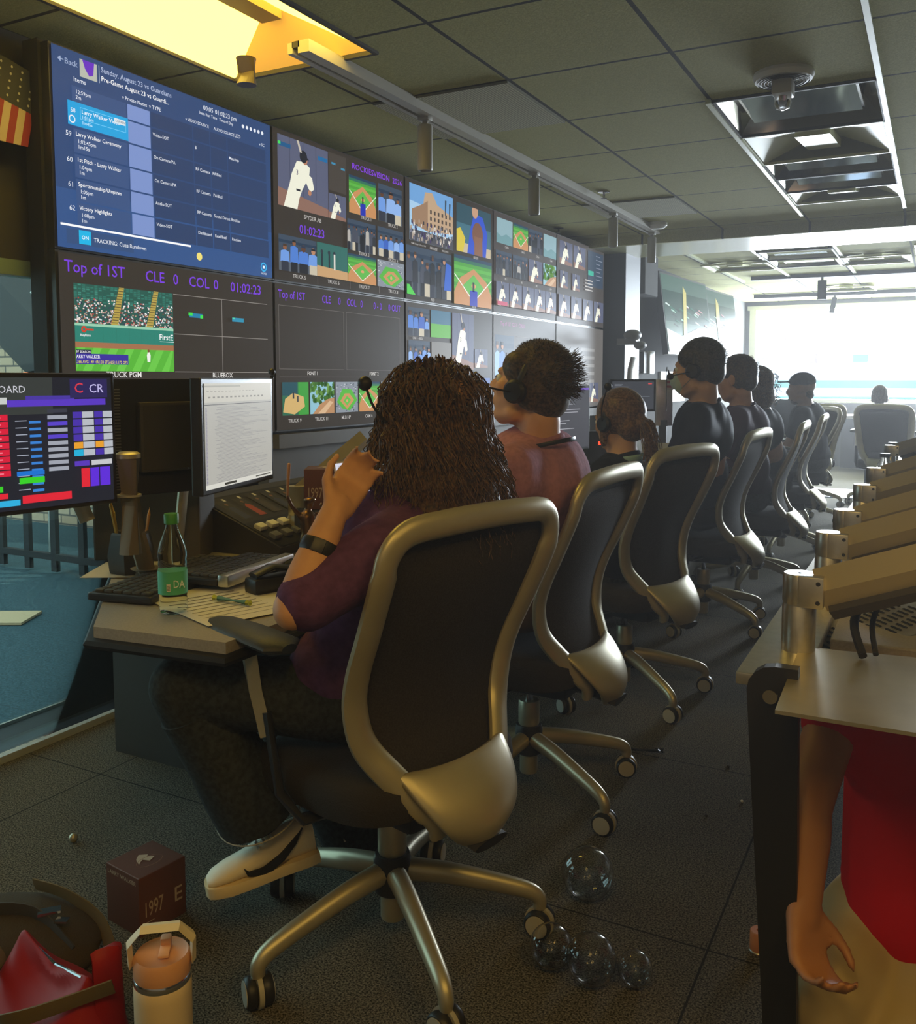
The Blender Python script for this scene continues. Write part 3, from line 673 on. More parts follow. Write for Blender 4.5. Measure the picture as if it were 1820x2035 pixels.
# upper four
c = display(3, 0, 'display with rows of small camera feeds in painted glare, fourth of the upper row')
c.rect('453f3c', 0, 0, 1, 1)  # slightly paler ground puts window glare into the picture
fs = [pic_sky, pic_field, lambda q: pic_crowd(q, blue=False, n=5), pic_sky]
for i in range(4): c.sub(.04+i*.24, .70, .27+i*.24, .95); fs[i](c); c.pop()
for i in range(4): c.sub(.02+i*.24, .38, .25+i*.24, .62); [lambda q: pic_crowd(q, blue=False, n=5), lambda q: pic_crowd(q, blue=False, n=4), pic_batter, pic_trees][i](c); c.pop()
for i in range(5): c.sub(.01+i*.19, .07, .195+i*.19, .31); pic_batter(c); c.pop()
c.rect('c0305a', .01, .07, .15, .11)
for i in range(4): c.text(LBL, 'CAM %d' % (4+i), .11+i*.24, .65, .022); c.text(LBL, 'PB %d' % (1+i), .11+i*.24, .33, .022)
fin(c)
# upper five
c = display(4, 0, 'display paled by painted window glare at the column end of the upper row')
c.rect('4b4643', 0, 0, 1, 1)  # grey ground lightened to carry the window's reflection
for i in range(2): c.sub(.05+i*.27, .68, .30+i*.27, .95); pic_batter(c); c.pop()
c.rect('35465a', .62, .5, .97, .95); c.rect('2fb59a', .63, .64, .75, .70)
for i in range(7): c.rect('8890a0', .8, .9-i*.05, .9+.05*(i % 2), .91-i*.05, i == 0)
for i in range(2): c.sub(.05+i*.24, .40, .2+i*.24, .60); pic_batter(c); c.pop()
for i in range(4): c.rect(LBL, .55, .56-i*.04, .72, .575-i*.04, i == 0)
for i in range(4): c.sub(.02+i*.24, .06, .24+i*.24, .32); pic_batter(c, i < 2); c.pop()
fin(c)
# lower one
c = display(0, 1, 'display with the outfield broadcast picture, first of the lower row')
c.rect(BK, 0, 0, 1, 1)
for s, u in (('Top of 1ST', .02), ('CLE', .34), ('0', .465), ('COL', .54), ('0', .665), ('01:02:23', .755)): c.text(PUR, s, u, .905, .062)
c.sub(.05, .395, .46, .85)
c.rect('59b53a', 0, 0, 1, .3)
for i in range(7): c.poly('6cc94a', [(i*.16-.1, 0), (i*.16-.02, 0), (i*.16+.1, .3), (i*.16+.02, .3)], i == 0)
c.rect('a5704e', 0, .27, 1, .345); c.rect('2c8272', 0, .335, 1, .53); c.rect('9ad0b0', 0, .52, 1, .55)
for i in range(8): c.rect('2a7868', i*.13, .345, i*.13+.004, .52, i == 0)
c.sub(0, .55, 1, 1); pic_stands(c); c.pop()
c.disc('d0402a', .08, .48, .025); c.disc('2c8272', .08, .48, .01); c.rect('d0402a', .09, .468, .17, .488); c.text('ffffff', 'KeyBank', .045, .40, .03)
c.text('ffffff', 'FirstE', .835, .40, .075, width=.155); c.rect('ffffff', .84, .375, 1, .38)
c.poly('f4f4ee', [(.70, .12), (.73, .12), (.735, .2), (.725, .24), (.705, .24), (.695, .2)]); c.disc('7a4a34', .714, .255, .012)
c.rect('3a2f9c', 0, .08, .5, .2); c.rect('1f1a44', 0, .2, .14, .245); c.text('ffffff', '97 SEASON', .0, .208, .028, width=.13); c.text('ffffff', 'ARRY WALKER', 0.0, .148, .04, width=.22); c.text('f3e04a', '.366 AVG | 49 HR | 33 STEALS | 1.172 OPS', 0.0, .09, .035, width=.49)
c.pop()
c.text('e8e4e0', 'TRUCK PGM', .235, .362, .032, center=True); c.text('e8e4e0', 'BLUEBOX', .70, .362, .03, center=True)
L = 'a09a94'
for (u0, v0, u1, v1) in ((.46, .845, .96, .848), (.46, .615, .96, .618), (.70, .395, .702, .845), (.46, .393, .96, .396), (.02, .35, .46, .352), (.46, .35, .96, .352)): c.rect(L, u0, v0, u1, v1)
c.rect('1f7fa8', .535, .72, .60, .745); c.rect('3fe050', .53, .73, .55, .748); c.rect('3fe050', .588, .718, .602, .738); c.rect('2f8fb0', .755, .715, .82, .74); c.rect('50d0b0', .757, .73, .77, .74)
c.sub(.27, .115, .46, .345); c.rect('5a3ad0', 0, 0, 1, 1); c.text('ffffff', '#LoveGamePets', .2, .87, .05, width=.45)
for i in range(160):
    u, v = .04+random.random()*.86, .1+random.random()*.66; c.rect(rc('e8e0d0', '6fa0c8', '4060a8', 'b0c8d8', 'd8c070', '8a6a50', 'ffffff', '3a6ad0'), u, v, u+.06, v+.07, i == 0)
c.text('ffffff', 'SHOW US', .3, .6, .07); c.text('ffffff', 'YOUR', .38, .5, .07); c.text('ffffff', 'PETS', .38, .4, .07); c.pop()
c.sub(.46, .23, .52, .345); c.rect('dcdcd4', 0, 0, 1, 1); c.text('8a8a84', 'ASPEN', .1, .85, .1, width=.8); c.text('8a8a84', 'VODKA', .1, .72, .1, width=.8); c.disc('7a7a90', .5, .4, .08); c.poly('4a4a90', [(.1, .02), (.8, .02), (.5, .2)]); c.pop()
c.text('e8e4e0', 'SCAN 1', .355, .07, .03, center=True); c.rect(L, .25, .05, .5, .052); c.rect(L, .46, .05, .461, .11)
fin(c)
# lower two
c = display(1, 1, 'display with the score line over two empty FONT panes, second of the lower row')
c.rect(BK, 0, 0, 1, 1)
for s, u in (('Top of 1ST', .02), ('CLE', .315), ('0', .435), ('COL', .50), ('0', .61), ('0 - 0', .72), ('0 OUT', .85)): c.text(PUR, s, u, .905, .055, width=None, sq=.85)
for (u0, u1) in ((.02, .475), (.495, .955)): c.frame('77716c', u0, .42, u1, .855, .0015)
c.rect('77716c', .02, .365, .955, .367); c.text('e8e4e0', 'FONT 1', .24, .38, .027, center=True); c.text('e8e4e0', 'FONT 2', .72, .38, .027, center=True)
for i, f in enumerate((pic_mound, pic_trees, pic_bowl, pic_field, pic_bowl)): c.sub(.035+i*.185, .10, .21+i*.185, .33); f(c); c.pop()
for i, s in enumerate(('TRUCK 9', 'TRUCK 11', 'MLB HP', 'CAM 6', 'CAM 7')): c.text(LBL, s, .11+i*.185, .05, .026, center=True)
fin(c)
# lower three
c = display(2, 1, 'display with small feeds and a standing batter, third of the lower row')
c.rect('433e3a', 0, 0, 1, 1)  # ground colour lifted a little for glare from the window
c.sub(.02, .72, .24, .96); pic_crowd(c, n=4); c.pop(); c.sub(.25, .72, .47, .96); c.rect('3f6f88', 0, .5, 1, 1); c.rect('5fb040', 0, 0, 1, .5); c.pop()
c.sub(.02, .42, .24, .68); pic_crowd(c, n=5); c.pop(); c.rect('7e7c78', .25, .42, .47, .68)
c.sub(.48, .44, .74, .96); pic_batter(c); c.pop(); c.sub(.75, .46, .92, .64); pic_batter(c); c.pop()
c.text(LBL, 'CAM 1 - REED', .05, .69, .02); c.text('50e050', 'CAM 3 - BODIN', .04, .385, .022); c.text(LBL, 'CAM 4 - BULLET', .26, .385, .02); c.text(LBL, 'SPYDER A8', .65, .39, .022)
c.sub(.02, .12, .24, .34); pic_crowd(c, n=4); c.pop(); c.sub(.25, .12, .47, .34); pic_bowl(c); c.pop(); c.rect('5560b0', .68, .2, .78, .36); c.rect('3f5fa8', .82, .22, .94, .36)
fin(c)
c = display(3, 1, 'display mostly behind the man in mauve, fourth of the lower row')
c.rect('5a5653', 0, 0, 1, 1); c.text('b86aa8', 'Top of 1ST  CLE 0  COL 0', .1, .90, .04)  # lighter ground paints the window glare over this display
c.sub(.02, .2, .3, .8); pic_crowd(c, n=4); c.pop(); c.frame('8a8580', .34, .2, .97, .8, .002)
fin(c)
c = display(4, 1, 'pale display with painted window glare at the column end of the lower row')
c.rect('6a6662', 0, 0, 1, 1)  # palest ground, window glare painted into the emission colour
for i in range(5): c.rect('8f8c88', .5+(i % 2)*.03, .7-i*.1, .8, .74-i*.1, i == 0)
c.sub(.7, .05, .9, .3); pic_batter(c); c.pop()
fin(c)
# frame that carries the wall
MB().box((-2.575, 4.67, 1.663), (0.07, 5.38, 1.31)).done('display_mount', M_blackm, smooth=False)
tag(bpy.data.objects['display_mount'], 'black mounting frame behind the video wall', 'wall mount')
M_con = mat('console_back_panel', (0.10, 0.085, 0.06), 0.6, noise=0.1, nscale=5)
tag(MB().box((-2.53, 5.15, 0.98), (0.12, 4.2, 0.06)).box((-2.56, 5.15, 0.5), (0.06, 4.2, 0.96)).done('wainscot_panel', M_con, smooth=False), 'brown panelling below the video wall behind the desks', 'wall panel')

# flag on the wall
t = thing('national_flag', 'stars and stripes flag hanging on the dark wall beside the video wall', 'flag', (-2.58, 1.87, 2.08)); t.scale = (0.72, 0.72, 0.8)
cv = Canvas((0, -0.16, -0.16), (0, 1, 0), (0, 0, 1), 0.32, 0.36)
for i in range(9): cv.poly('8e2436' if i % 2 == 0 else 'b8a8a0', [(.0+i*.11, .0+i*.02), (.11+i*.11, .02+i*.02), (.11+i*.11, .68), (i*.11, .68)], i == 0)
cv.rect('1c2238', 0, .55, 1, 1)
for i in range(6):
    for j in range(5): cv.disc('a8a8b0', .1+i*.16, .62+j*.08, .018, 5, i == 0 and j == 0)
o = cv.done('cloth', M_print, t); t.rotation_euler = (R(-12), 0, 0)
s = o.modifiers.new('thick', 'SOLIDIFY'); s.thickness = 0.004

# televisions on the far wall
for k, (y0, y1, l) in enumerate(((8.62, 10.12, 'tilted wall television nearer the column, window glare painted into its picture'), (10.16, 11.66, 'tilted wall television nearer the window, window glare painted into its picture'))):
    t = thing('wall_television', l, 'television', (-2.28, (y0+y1)/2, 1.88), R(-3), 'televisions on the grey wall'); t.rotation_euler = (0, R(-8), R(-4))
    MB().box((-0.03, 0, 0), (0.06, y1-y0, 0.80), bev=0.004).done('case', M_bez, t, smooth=False)
    MB().box((-0.14, 0, 0), (0.2, 0.3, 0.3)).done('bracket', M_dark, t, smooth=False)
    cv = Canvas((0.002, -(y1-y0)/2+0.02, -0.38), (0, 1, 0), (0, 0, 1), y1-y0-0.04, 0.76)
    cv.rect('4f6e62', 0, 0, 1, 1); cv.rect('26483e', 0, .4, 1, .8)
    for i in range(26):
        u = random.random()*.9; v = random.random()*.35+.3; cv.poly(rc('a8d0c0', 'e0f0ea', '2f6a58', '16302a', 'c89aa0'), [(u, v), (u+.1, v-.03), (u+.1, v-.015), (u+.02, v+.02)])
    cv.poly('d8cf80', [(.3+.1*k, .0), (.38+.1*k, 0), (.5, .82), (.44, .9), (.4, .6)]); cv.poly('e8eef0', [(0, 0), (1, 0), (1, .25), (.7, .36), (.3, .22), (0, .3)])  # window reflections painted into the picture as pale shapes
    cv.done('screen_image', M_display, t)
# bits on the far wall
tag(MB().box((-2.42, 8.15, 2.18), (0.20, 0.42, 0.36), bev=0.01).done('wall_speaker', M_wall2, smooth=False), 'grey box loudspeaker high on the wall beside the column', 'loudspeaker')
tag(MB().box((-2.50, 8.30, 1.62), (0.05, 0.10, 0.17), bev=0.01).done('thermostat', M_grey), 'small pale control box on the grey wall below the loudspeaker', 'control box')
t = thing('wall_dispenser', 'white dispenser box on the grey wall beside the masked man', 'dispenser', (-2.50, 8.45, 1.40))
MB().box((0.04, 0.09, 0), (0.10, 0.16, 0.22), bev=0.01).done('case', M_white, t); MB().box((0.03, -0.06, 0), (0.07, 0.10, 0.20)).done('side', M_dark, t, smooth=False)
for s in (-0.09, 0.09): MB().tube([(0.03, -0.14, s), (0.06, -0.02, s)], 0.008, 6).done('wire', M_chrome, t)
tag(MB().box((-2.515, 9.7, 1.16), (0.02, 1.0, 0.32)).done('notice_board', mat('whiteboard', (0.75, 0.75, 0.70), 0.3), smooth=False), 'pale board on the grey wall under the televisions', 'board')
t = thing('tower_speaker', 'slim curved silver tower standing against the dark column', 'tower speaker', (-2.18, 7.15, 1.02))
MB().tube([(0, 0, 0), (-0.015, 0, 0.16), (-0.012, 0, 0.30), (0.01, 0, 0.40)], [(0.05, 0.012), (0.055, 0.015), (0.05, 0.014), (0.045, 0.012)], 12, ref=(0.3, 1, 0)).done('body', M_alu, t)
MB().box((0, 0, -0.15), (0.06, 0.06, 0.30)).done('foot_stand', M_dark, t, smooth=False)
t2 = tag(MB().ell((-2.2, 7.2, 1.60), (0.07, 0.1, 0.045)).ell((-2.16, 7.28, 1.52), (0.05, 0.07, 0.035)).box((-2.26, 7.25, 1.55), (0.16, 0.05, 0.05)).done('wall_camera', M_grey), 'rounded grey camera housing bracketed to the column', 'camera')

# thin haze volume added to imitate the window glare
hz = bpy.data.materials.new('glare_haze'); hz.use_nodes = True; nt = hz.node_tree; nt.nodes.remove(nt.nodes['Principled BSDF'])
vs_ = nt.nodes.new('ShaderNodeVolumeScatter'); vs_.inputs['Density'].default_value = 0.010; vs_.inputs['Anisotropy'].default_value = 0.55
nt.links.new(vs_.outputs[0], nt.nodes['Material Output'].inputs['Volume'])
o = MB().box((0.1, 6.3, 1.18), (5.2, 15.0, 2.3)).done('haze', hz, smooth=False); tag(o, 'thin bright haze added through the room to imitate window glare', 'haze', kind='stuff')
# ------------------------------------------------------------ task chairs
def cr(pts, n=6, closed=False):
    """Catmull-Rom through the points"""
    P = [Vector(p) for p in pts]; out = []; N = len(P)
    for i in range(N if closed else N-1):
        g = lambda k: P[k % N] if closed else P[min(max(k, 0), N-1)]
        a, b, c_, d = g(i-1), g(i), g(i+1), g(i+2)
        for k in range(n):
            t = k/n; out.append(0.5*((2*b)+(c_-a)*t+(2*a-5*b+4*c_-d)*t*t+(3*b-a-3*c_+d)*t**3))
    if not closed: out.append(P[-1])
    return out
M_cap = mat('caster_disc', (0.42, 0.40, 0.34), 0.4)
def chair(label, loc, yaw, leg_rot=0.0):
    t = thing('task_chair', label, 'office chair', loc, yaw, 'mesh-back task chairs')
    for k in range(5):
        a = leg_rot+k*2*math.pi/5; u = Vector((math.cos(a), math.sin(a), 0)); v = Vector((-u.y, u.x, 0))
        b = MB(); pts = cr([u*0.03+Vector((0, 0, .165)), u*0.12+Vector((0, 0, .152)), u*0.22+Vector((0, 0, .128)), u*0.30+Vector((0, 0, .105)), u*0.328+Vector((0, 0, .085)), u*0.330+Vector((0, 0, .062))], 4)
        n = len(pts); b.tube(pts, [(0.024-0.011*i/n, 0.026-0.012*i/n) for i in range(n)], 12, ref=v); arm = b.done('base_arm', M_frame, t)
        c0 = u*0.33+Vector((0, 0, .031)); w = (v*math.cos(.9*k)+u*math.sin(.9*k)).normalized()
        b = MB()
        for s in (-1, 1): b.lathe([(0.012, s*0.006), (0.029, s*0.007), (0.031, s*0.012), (0.031, s*0.022), (0.027, s*0.027), (0.025, s*0.027)], c0, w)
        wh = b.done('caster', M_black, arm)
        b = MB()
        for s in (-1, 1): b.lathe([(0.0245, s*0.024), (0.0245, s*0.0285), (0.001, s*0.0295)], c0, w)
        b.lathe([(0.034, -0.005), (0.034, 0.005)], c0, w).cyl(c0+Vector((0, 0, .02)), c0+Vector((0, 0, .045)), 0.012)
        b.done('caster_disc', M_cap, arm)
    MB().lathe([(0.034, 0.115), (0.040, 0.12), (0.042, 0.19), (0.038, 0.205)]).done('hub', M_black, t)
    MB().lathe([(0.025, 0.055), (0.027, 0.06), (0.027, 0.12)]).done('column_foot', M_frame, t)
    MB().lathe([(0.030, 0.205), (0.032, 0.21), (0.032, 0.275), (0.030, 0.28)]).done('column_sleeve', M_frame, t)
    MB().cyl((0, 0, 0.27), (0, 0, 0.36), 0.016).done('gas_lift', M_chrome, t)
    MB().box((0, -0.02, 0.355), (0.20, 0.28, 0.05), bev=0.015).box((0, -0.18, 0.375), (0.12, 0.16, 0.035), bev=0.01).done('tilt_mechanism', M_black, t)
    # seat cushion
    b = MB(); rings = []
    for z, s, dz in ((.385, .86, 0), (.392, .97, 0), (.42, 1.0, 0), (.452, .985, 0), (.468, .93, 0), (.474, .8, 0), (.476, .4, 0)):
        row = []
        for i in range(32):
            a = 2*math.pi*i/32; ca, sa = math.cos(a), math.sin(a); e = 0.55
            x = 0.25*s*math.copysign(abs(ca)**e, ca); y = 0.02+0.235*s*math.copysign(abs(sa)**e, sa)
            row.append(b.bm.verts.new((x, y, z-(0.025 if y > .2 else 0))))
        rings.append(row)
    b.skin(rings); b.done('seat', M_seat, t)
    # back: silver loop, mesh, chin shell
    half = [(0, -.275, .985), (.12, -.272, .982), (.20, -.262, .972), (.236, -.25, .935), (.240, -.235, .88), (.232, -.190, .78), (.224, -.148, .69), (.216, -.130, .62), (.198, -.135, .545), (.160, -.170, .480), (.118, -.205, .425), (.088, -.222, .385), (.075, -.218, .355)]
    full = cr([(-x, y, z) for x, y, z in half[::-1]]+half[1:], 5)
    b = MB(); n = len(full)
    b.tube(full, [(0.016, 0.030 if abs(p.x) > .1 and p.z < .9 else 0.026) for p in full], 14, ref=(0, 1, 0.0)); b.done('back_frame', M_frame, t)
    b = MB(); rows = []
    sidep = cr(half[3:11], 4)
    m = len(sidep)
    for i, p in enumerate(sidep):
        w = p.x-0.006; rows.append([b.bm.verts.new((w*(j/8*2-1), p.y+0.012-0.035*(1-(j/4-1)**2)*math.sin(math.pi*i/(m-1)), p.z)) for j in range(9)])
    topr = [b.bm.verts.new((0.225*(j/8*2-1), -.262, .972)) for j in range(9)]
    rows = [topr]+rows
    for i in range(len(rows)-1):
        for j in range(8): b.face([rows[i][j], rows[i][j+1], rows[i+1][j+1], rows[i+1][j]])
    o = b.done('back_mesh', M_mesh, t); s = o.modifiers.new('thick', 'SOLIDIFY'); s.thickness = 0.004
    b = MB(); rows = []
    sh = cr([(.162, -.175, .485), (.150, -.212, .450), (.130, -.245, .41), (.104, -.262, .375), (.068, -.256, .345), (.02, -.240, .32)], 4)
    for i, p in enumerate(sh): rows.append([b.bm.verts.new((p.x*(j/6*2-1), p.y-0.03*(1-(j/3-1)**2), p.z+(0.0 if i else -0.018*(1-(j/3-1)**2)))) for j in range(7)])
    for i in range(len(rows)-1):
        for j in range(6): b.face([rows[i][j], rows[i][j+1], rows[i+1][j+1], rows[i+1][j]])
    o = b.done('back_shell', M_frame, t); s = o.modifiers.new('thick', 'SOLIDIFY'); s.thickness = 0.016; s.offset = 0
    s = o.modifiers.new('sub', 'SUBSURF'); s.levels = 1; s.render_levels = 1
    MB().tube([(0, -.29, .33), (0, -.20, .35), (0, -.12, .36)], [(0.05, 0.012), (0.05, 0.014), (0.05, 0.014)], 10, ref=(1, 0, 0)).done('back_bracket', M_black, t)
    for s_ in (-1, 1):
        b = MB(); pts = cr([(s_*.285, -.02, .730), (s_*.290, .11, .738), (s_*.280, .24, .730), (s_*.277, .26, .718)], 4)
        b.tube(pts, [(0.018, 0.010)]+[(0.046, 0.016)]*(len(pts)-2)+[(0.02, 0.008)], 14, ref=(1, 0, 0)); b.done('armrest_pad', M_rub, t)
        MB().tube([(s_*.288, .12, .73), (s_*.284, .10, .62), (s_*.276, .075, .53)], [(0.012, 0.028), (0.013, 0.026), (0.014, 0.024)], 4, ref=(1, 0, 0)).done('armrest_post', M_frame, t, smooth=False)
        MB().tube([(s_*.274, .075, .58), (s_*.270, .04, .42), (s_*.255, -.01, .375), (s_*.10, -.01, .36)], [(0.010, 0.022)]*4, 8, ref=(0.3, 0, 1)).done('armrest_stem', M_black, t)
    return t
ch = chair('silver-framed task chair with scuffed mesh back under the curly-haired woman', (-1.03, 1.64, 0), R(75), 0.5)
def place_chair(x, y, deg, label, z=0.0): return dup(ch, (x, y, z), R(deg), label)
place_chair(-1.06, 2.47, 88, 'silver-framed task chair under the man in the mauve shirt')
place_chair(-1.06, 3.42, 75, 'task chair behind the ponytailed person, its wide back turned to the aisle')
place_chair(-1.02, 4.62, 86, 'task chair under the masked man')
place_chair(-0.93, 5.55, 92, 'task chair under the close-cropped man beside the masked man')
place_chair(-0.95, 6.75, 92, 'task chair pulled in behind the curly-haired person near the column')
place_chair(-1.05, 8.3, 120, 'task chair in shade facing the television wall')
place_chair(-1.12, 9.45, 40, 'empty task chair turned aside with both armrests showing, before the window')
place_chair(-0.42, 9.7, -4, 'task chair with square back seen from behind against the bright window')

# ------------------------------------------------------------ the control desk
P2 = [(-1.20, 1.31), (-1.52, 1.27), (-2.10, 1.86), (-2.42, 2.2), (-2.42, 7.3), (-1.62, 7.3), (-1.45, 5.0), (-1.36, 3.0), (-1.25, 1.9), (-1.20, 1.50)]
t = thing('control_desk', 'long tan-topped control desk running under the video wall', 'desk', (-1.9, 4.0, 0))
MB().poly([(x+1.9, y-4, .71) for x, y in P2][::-1], 0.03).done('desktop', M_desk, t, smooth=False)
MB().tube([(x+1.9, y-4, .705) for x, y in (P2[-4], P2[-3], P2[-2], P2[-1], P2[0], P2[1], P2[2])], [(0.012, 0.022)]*7, 8, ref=(0, 0, 1)).done('edge_trim', M_blackm, t)
for y in (2.1, 3.6, 5.2, 6.9): MB().box((-0.25, y-4, 0.34), (0.5, 0.04, 0.68)).done('leg_panel', M_dark, t, smooth=False)
MB().box((-0.45, 0.9, 0.52), (0.04, 4.4, 0.36)).done('modesty_panel', M_dark, t, smooth=False)
def on_desk(x, y, z=.74): return on_z(x, y, z)

# low cabinet under the monitors, with the sloping switcher beside it
p = at(312, 1130, 2.62); p.z = .74
o = MB().box((0, 0, 0.105), (0.30, 0.16, 0.21), bev=0.006).done('desk_riser', M_con, smooth=False); o.location = p; o.rotation_euler = (0, 0, YAW); tag(o, 'plain brown riser box on the desk behind the pencil cup', 'desk riser')
t = thing('video_switcher', 'sloping switcher console with rows of lit keys and player pictures', 'video switcher', (-1.83, 2.42, .74), R(4))
b = MB(); q = [(-.20, .0), (.16, .0), (.17, .03), (-.12, .15), (-.20, .15)]
A = [b.bm.verts.new((x, -0.42, z)) for x, z in q]; B = [b.bm.verts.new((x, 0.55, z)) for x, z in q]
b.face(A); b.face(B[::-1])
for i in range(5): b.face([A[i], A[(i+1) % 5], B[(i+1) % 5], B[i]])
b.done('console_body', M_dark, t, smooth=False)
U = Vector((0, 1, 0)); V = Vector((-.29, 0, .12)).normalized()
cv = Canvas(Vector((.168, -0.41, .033)), U, V, 0.94, 0.305)
cv.rect('1a1815', 0, 0, 1, 1); cv.rect('2e2a22', .0, .48, 1, .98)
for i in range(12):
    u = .03+i*.08; cv.rect('3a362c', u, .55, u+.055, .92); cc = rc('8c3a30', 'b8b0a0', '3a3c50', '8a8440', 'a04a3a', '4a4238')
    cv.poly(cc, [(u+.01, .55), (u+.045, .55), (u+.042, .76), (u+.028, .8), (u+.012, .76)]); cv.disc('7c5a40', u+.028, .84, .007); cv.rect('d0ccc0', u+.04, .9, u+.052, .95)
cv.done('player_photos', M_print, t)
for r_ in range(2):
    b = MB()
    for i in range(16):
        c0 = Vector((.168, -0.38+i*.056, .033))+V*(0.05+r_*.055); b.box(c0+Vector((0.003, 0, .006)), (0.026, 0.036, 0.014), Matrix.Rotation(R(22), 3, 'Y'), bev=0.003)
    b.done('key_row', M_white if r_ else M_grey, t)
# keyboards
def keyboard(label, loc, yaw, w=0.44, d=0.16, cols=15, rows=5, wedge=False):
    t = thing('keyboard', label, 'keyboard', loc, yaw)
    b = MB(); b.box((0, 0, 0.009), (w, d, 0.018), bev=0.005); b.done('case', M_bez, t, smooth=False)
    if wedge: MB().box((0, -d/2-0.015, 0.014), (w, 0.03, 0.03), bev=0.006).done('palm_edge', M_alu, t)
    b = MB(); kw, kd = (w-0.02)/cols, (d-0.02)/rows
    for i in range(cols):
        for j in range(rows):
            if j == 0 and 4 < i < 10: continue
            b.box((-w/2+0.01+kw*(i+.5), -d/2+0.01+kd*(j+.5), 0.021), (kw*.82, kd*.8, 0.007), bev=0.002)
    b.box((-w/2+0.01+kw*7.5, -d/2+0.01+kd*.5, 0.021), (kw*4.8, kd*.8, 0.007), bev=0.002)
    b.done('keys', mat('worn_key', (0.09, 0.088, 0.082), 0.3), t); return t
a_, b_ = on_desk(262, 1190), on_desk(430, 1128); p = (a_+b_)/2; keyboard('wide black keyboard lying along the desk end behind the water bottle', (p.x, p.y, .742), math.atan2((b_-a_).y, (b_-a_).x), 0.46, 0.17, 17, 6)
a_, b_ = on_desk(400, 1172), on_desk(520, 1130); p = (a_+b_)/2; keyboard('dark keyboard with a silver front edge between bottle and switcher', (p.x, p.y, .756), math.atan2((b_-a_).y, (b_-a_).x), 0.30, 0.12, 12, 4, True)
# papers, pens, stapler
for (x, y, s, a, l) in ((440, 1205, (.21, .29), 70, 'printed white sheet under the blue highlighter pen'), (500, 1180, (.21, .29), 84, 'blank sheet beneath the black tape holder'), (150, 1120, (.2, .2), 30, 'folded sheet at the desk end beside the pencil cup')):
    p = on_desk(x, y); cv = Canvas((-s[0]/2, -s[1]/2, 0.002), (1, 0, 0), (0, 1, 0), *s)
    if x < 200: p = Vector((-1.88, 1.70, .74))
    cv.rect('b8b0a0' if x < 200 else 'e8e2d4', 0, 0, 1, 1)
    if x == 440:
        for k in range(9): cv.rect('8a8680', .1, .12+k*.09, .9, .128+k*.09)
    o = cv.done('paper_sheet', M_print); o.location = (p.x, p.y, .741+(0.001 if x == 440 else 0)); o.rotation_euler = (0, 0, R(a)); s_ = o.modifiers.new('thick', 'SOLIDIFY'); s_.thickness = 0.0006; tag(o, l, 'paper')
a_, b_ = on_desk(425, 1187, .752), on_desk(500, 1199, .752)
t = thing('highlighter_pen', 'teal highlighter pen with yellow ends lying on the white sheet', 'pen', (a_+b_)/2)
d_ = (b_-a_)/2; MB().cyl(-d_*.75, d_*.75, .006).done('barrel', mat('teal_plastic', (0.10, 0.28, 0.30), 0.4), t); MB().cyl(-d_, -d_*.75, .0065).cyl(d_*.75, d_*.92, .0065).cyl(d_*.92, d_, .004, .002).done('cap', mat('lime_plastic', (0.6, 0.65, 0.08), 0.4), t)
t = thing('tape_dispenser', 'black two-part desk gadget at the edge of the sheets', 'tape dispenser', on_desk(540, 1175), R(70))
MB().box((0, 0, 0.02), (0.12, 0.055, 0.04), bev=0.01).done('base', M_black, t); MB().tube([(-.05, 0, .045), (0, 0, .06), (.05, 0, .05)], [(0.02, 0.008)]*3, 8, ref=(0, 1, 0)).done('arm', M_black, t)
tag(MB().tube(cr([on_desk(440, 1112, .75), on_desk(500, 1118, .75), on_desk(560, 1128, .75), on_desk(600, 1120, .75)], 4), 0.0035, 6).done('cable', M_black), 'thin black cable lying across the desk before the switcher', 'cable')
t = thing('computer_mouse', 'black mouse on the desk behind the forearm of the woman', 'mouse', on_desk(575, 1135), R(80)); MB().ell((0, 0, .012), (.055, .03, .022)).done('shell', M_black, t); MB().box((.03, 0, .032), (.012, .005, .006)).done('wheel_knob', M_grey, t)
# pencil cup
p = on_desk(262, 1138)
t = thing('pencil_cup', 'dark faceted pencil cup holding yellow pencils', 'pencil cup', p)
MB().lathe([(.052, 0), (.056, .01), (.060, .05), (.050, .105), (.046, .11), (.042, .105), (.045, .02), (.001, .015)], n=6).done('cup', M_dark, t, ang=20)
for k, (dx, dy, h, c_, l) in enumerate(((-.02, -.03, .20, (0.75, 0.45, 0.05), 'tall yellow pencil in the pencil cup'), (-.025, -.02, .18, (0.7, 0.5, 0.1), 'shorter yellow pencil in the pencil cup'), (.0, .0, .15, (0.12, 0.11, 0.11), 'dark pen in the middle of the pencil cup'), (.005, .012, .155, (0.2, 0.2, 0.2), 'grey pen in the middle of the pencil cup'), (.02, .03, .17, (0.8, 0.35, 0.05), 'orange pencil standing apart in the pencil cup'))):
    o = MB().cyl((dx*.7, dy*.7, .02), (dx*1.3, dy*1.3, h-.02), .0045).cyl((dx*1.3, dy*1.3, h-.02), (dx*1.36, dy*1.36, h), .0045, .001).done('pencil', mat('pencil_%d' % k, c_, 0.5)); o.location = p; tag(o, l, 'pencil')
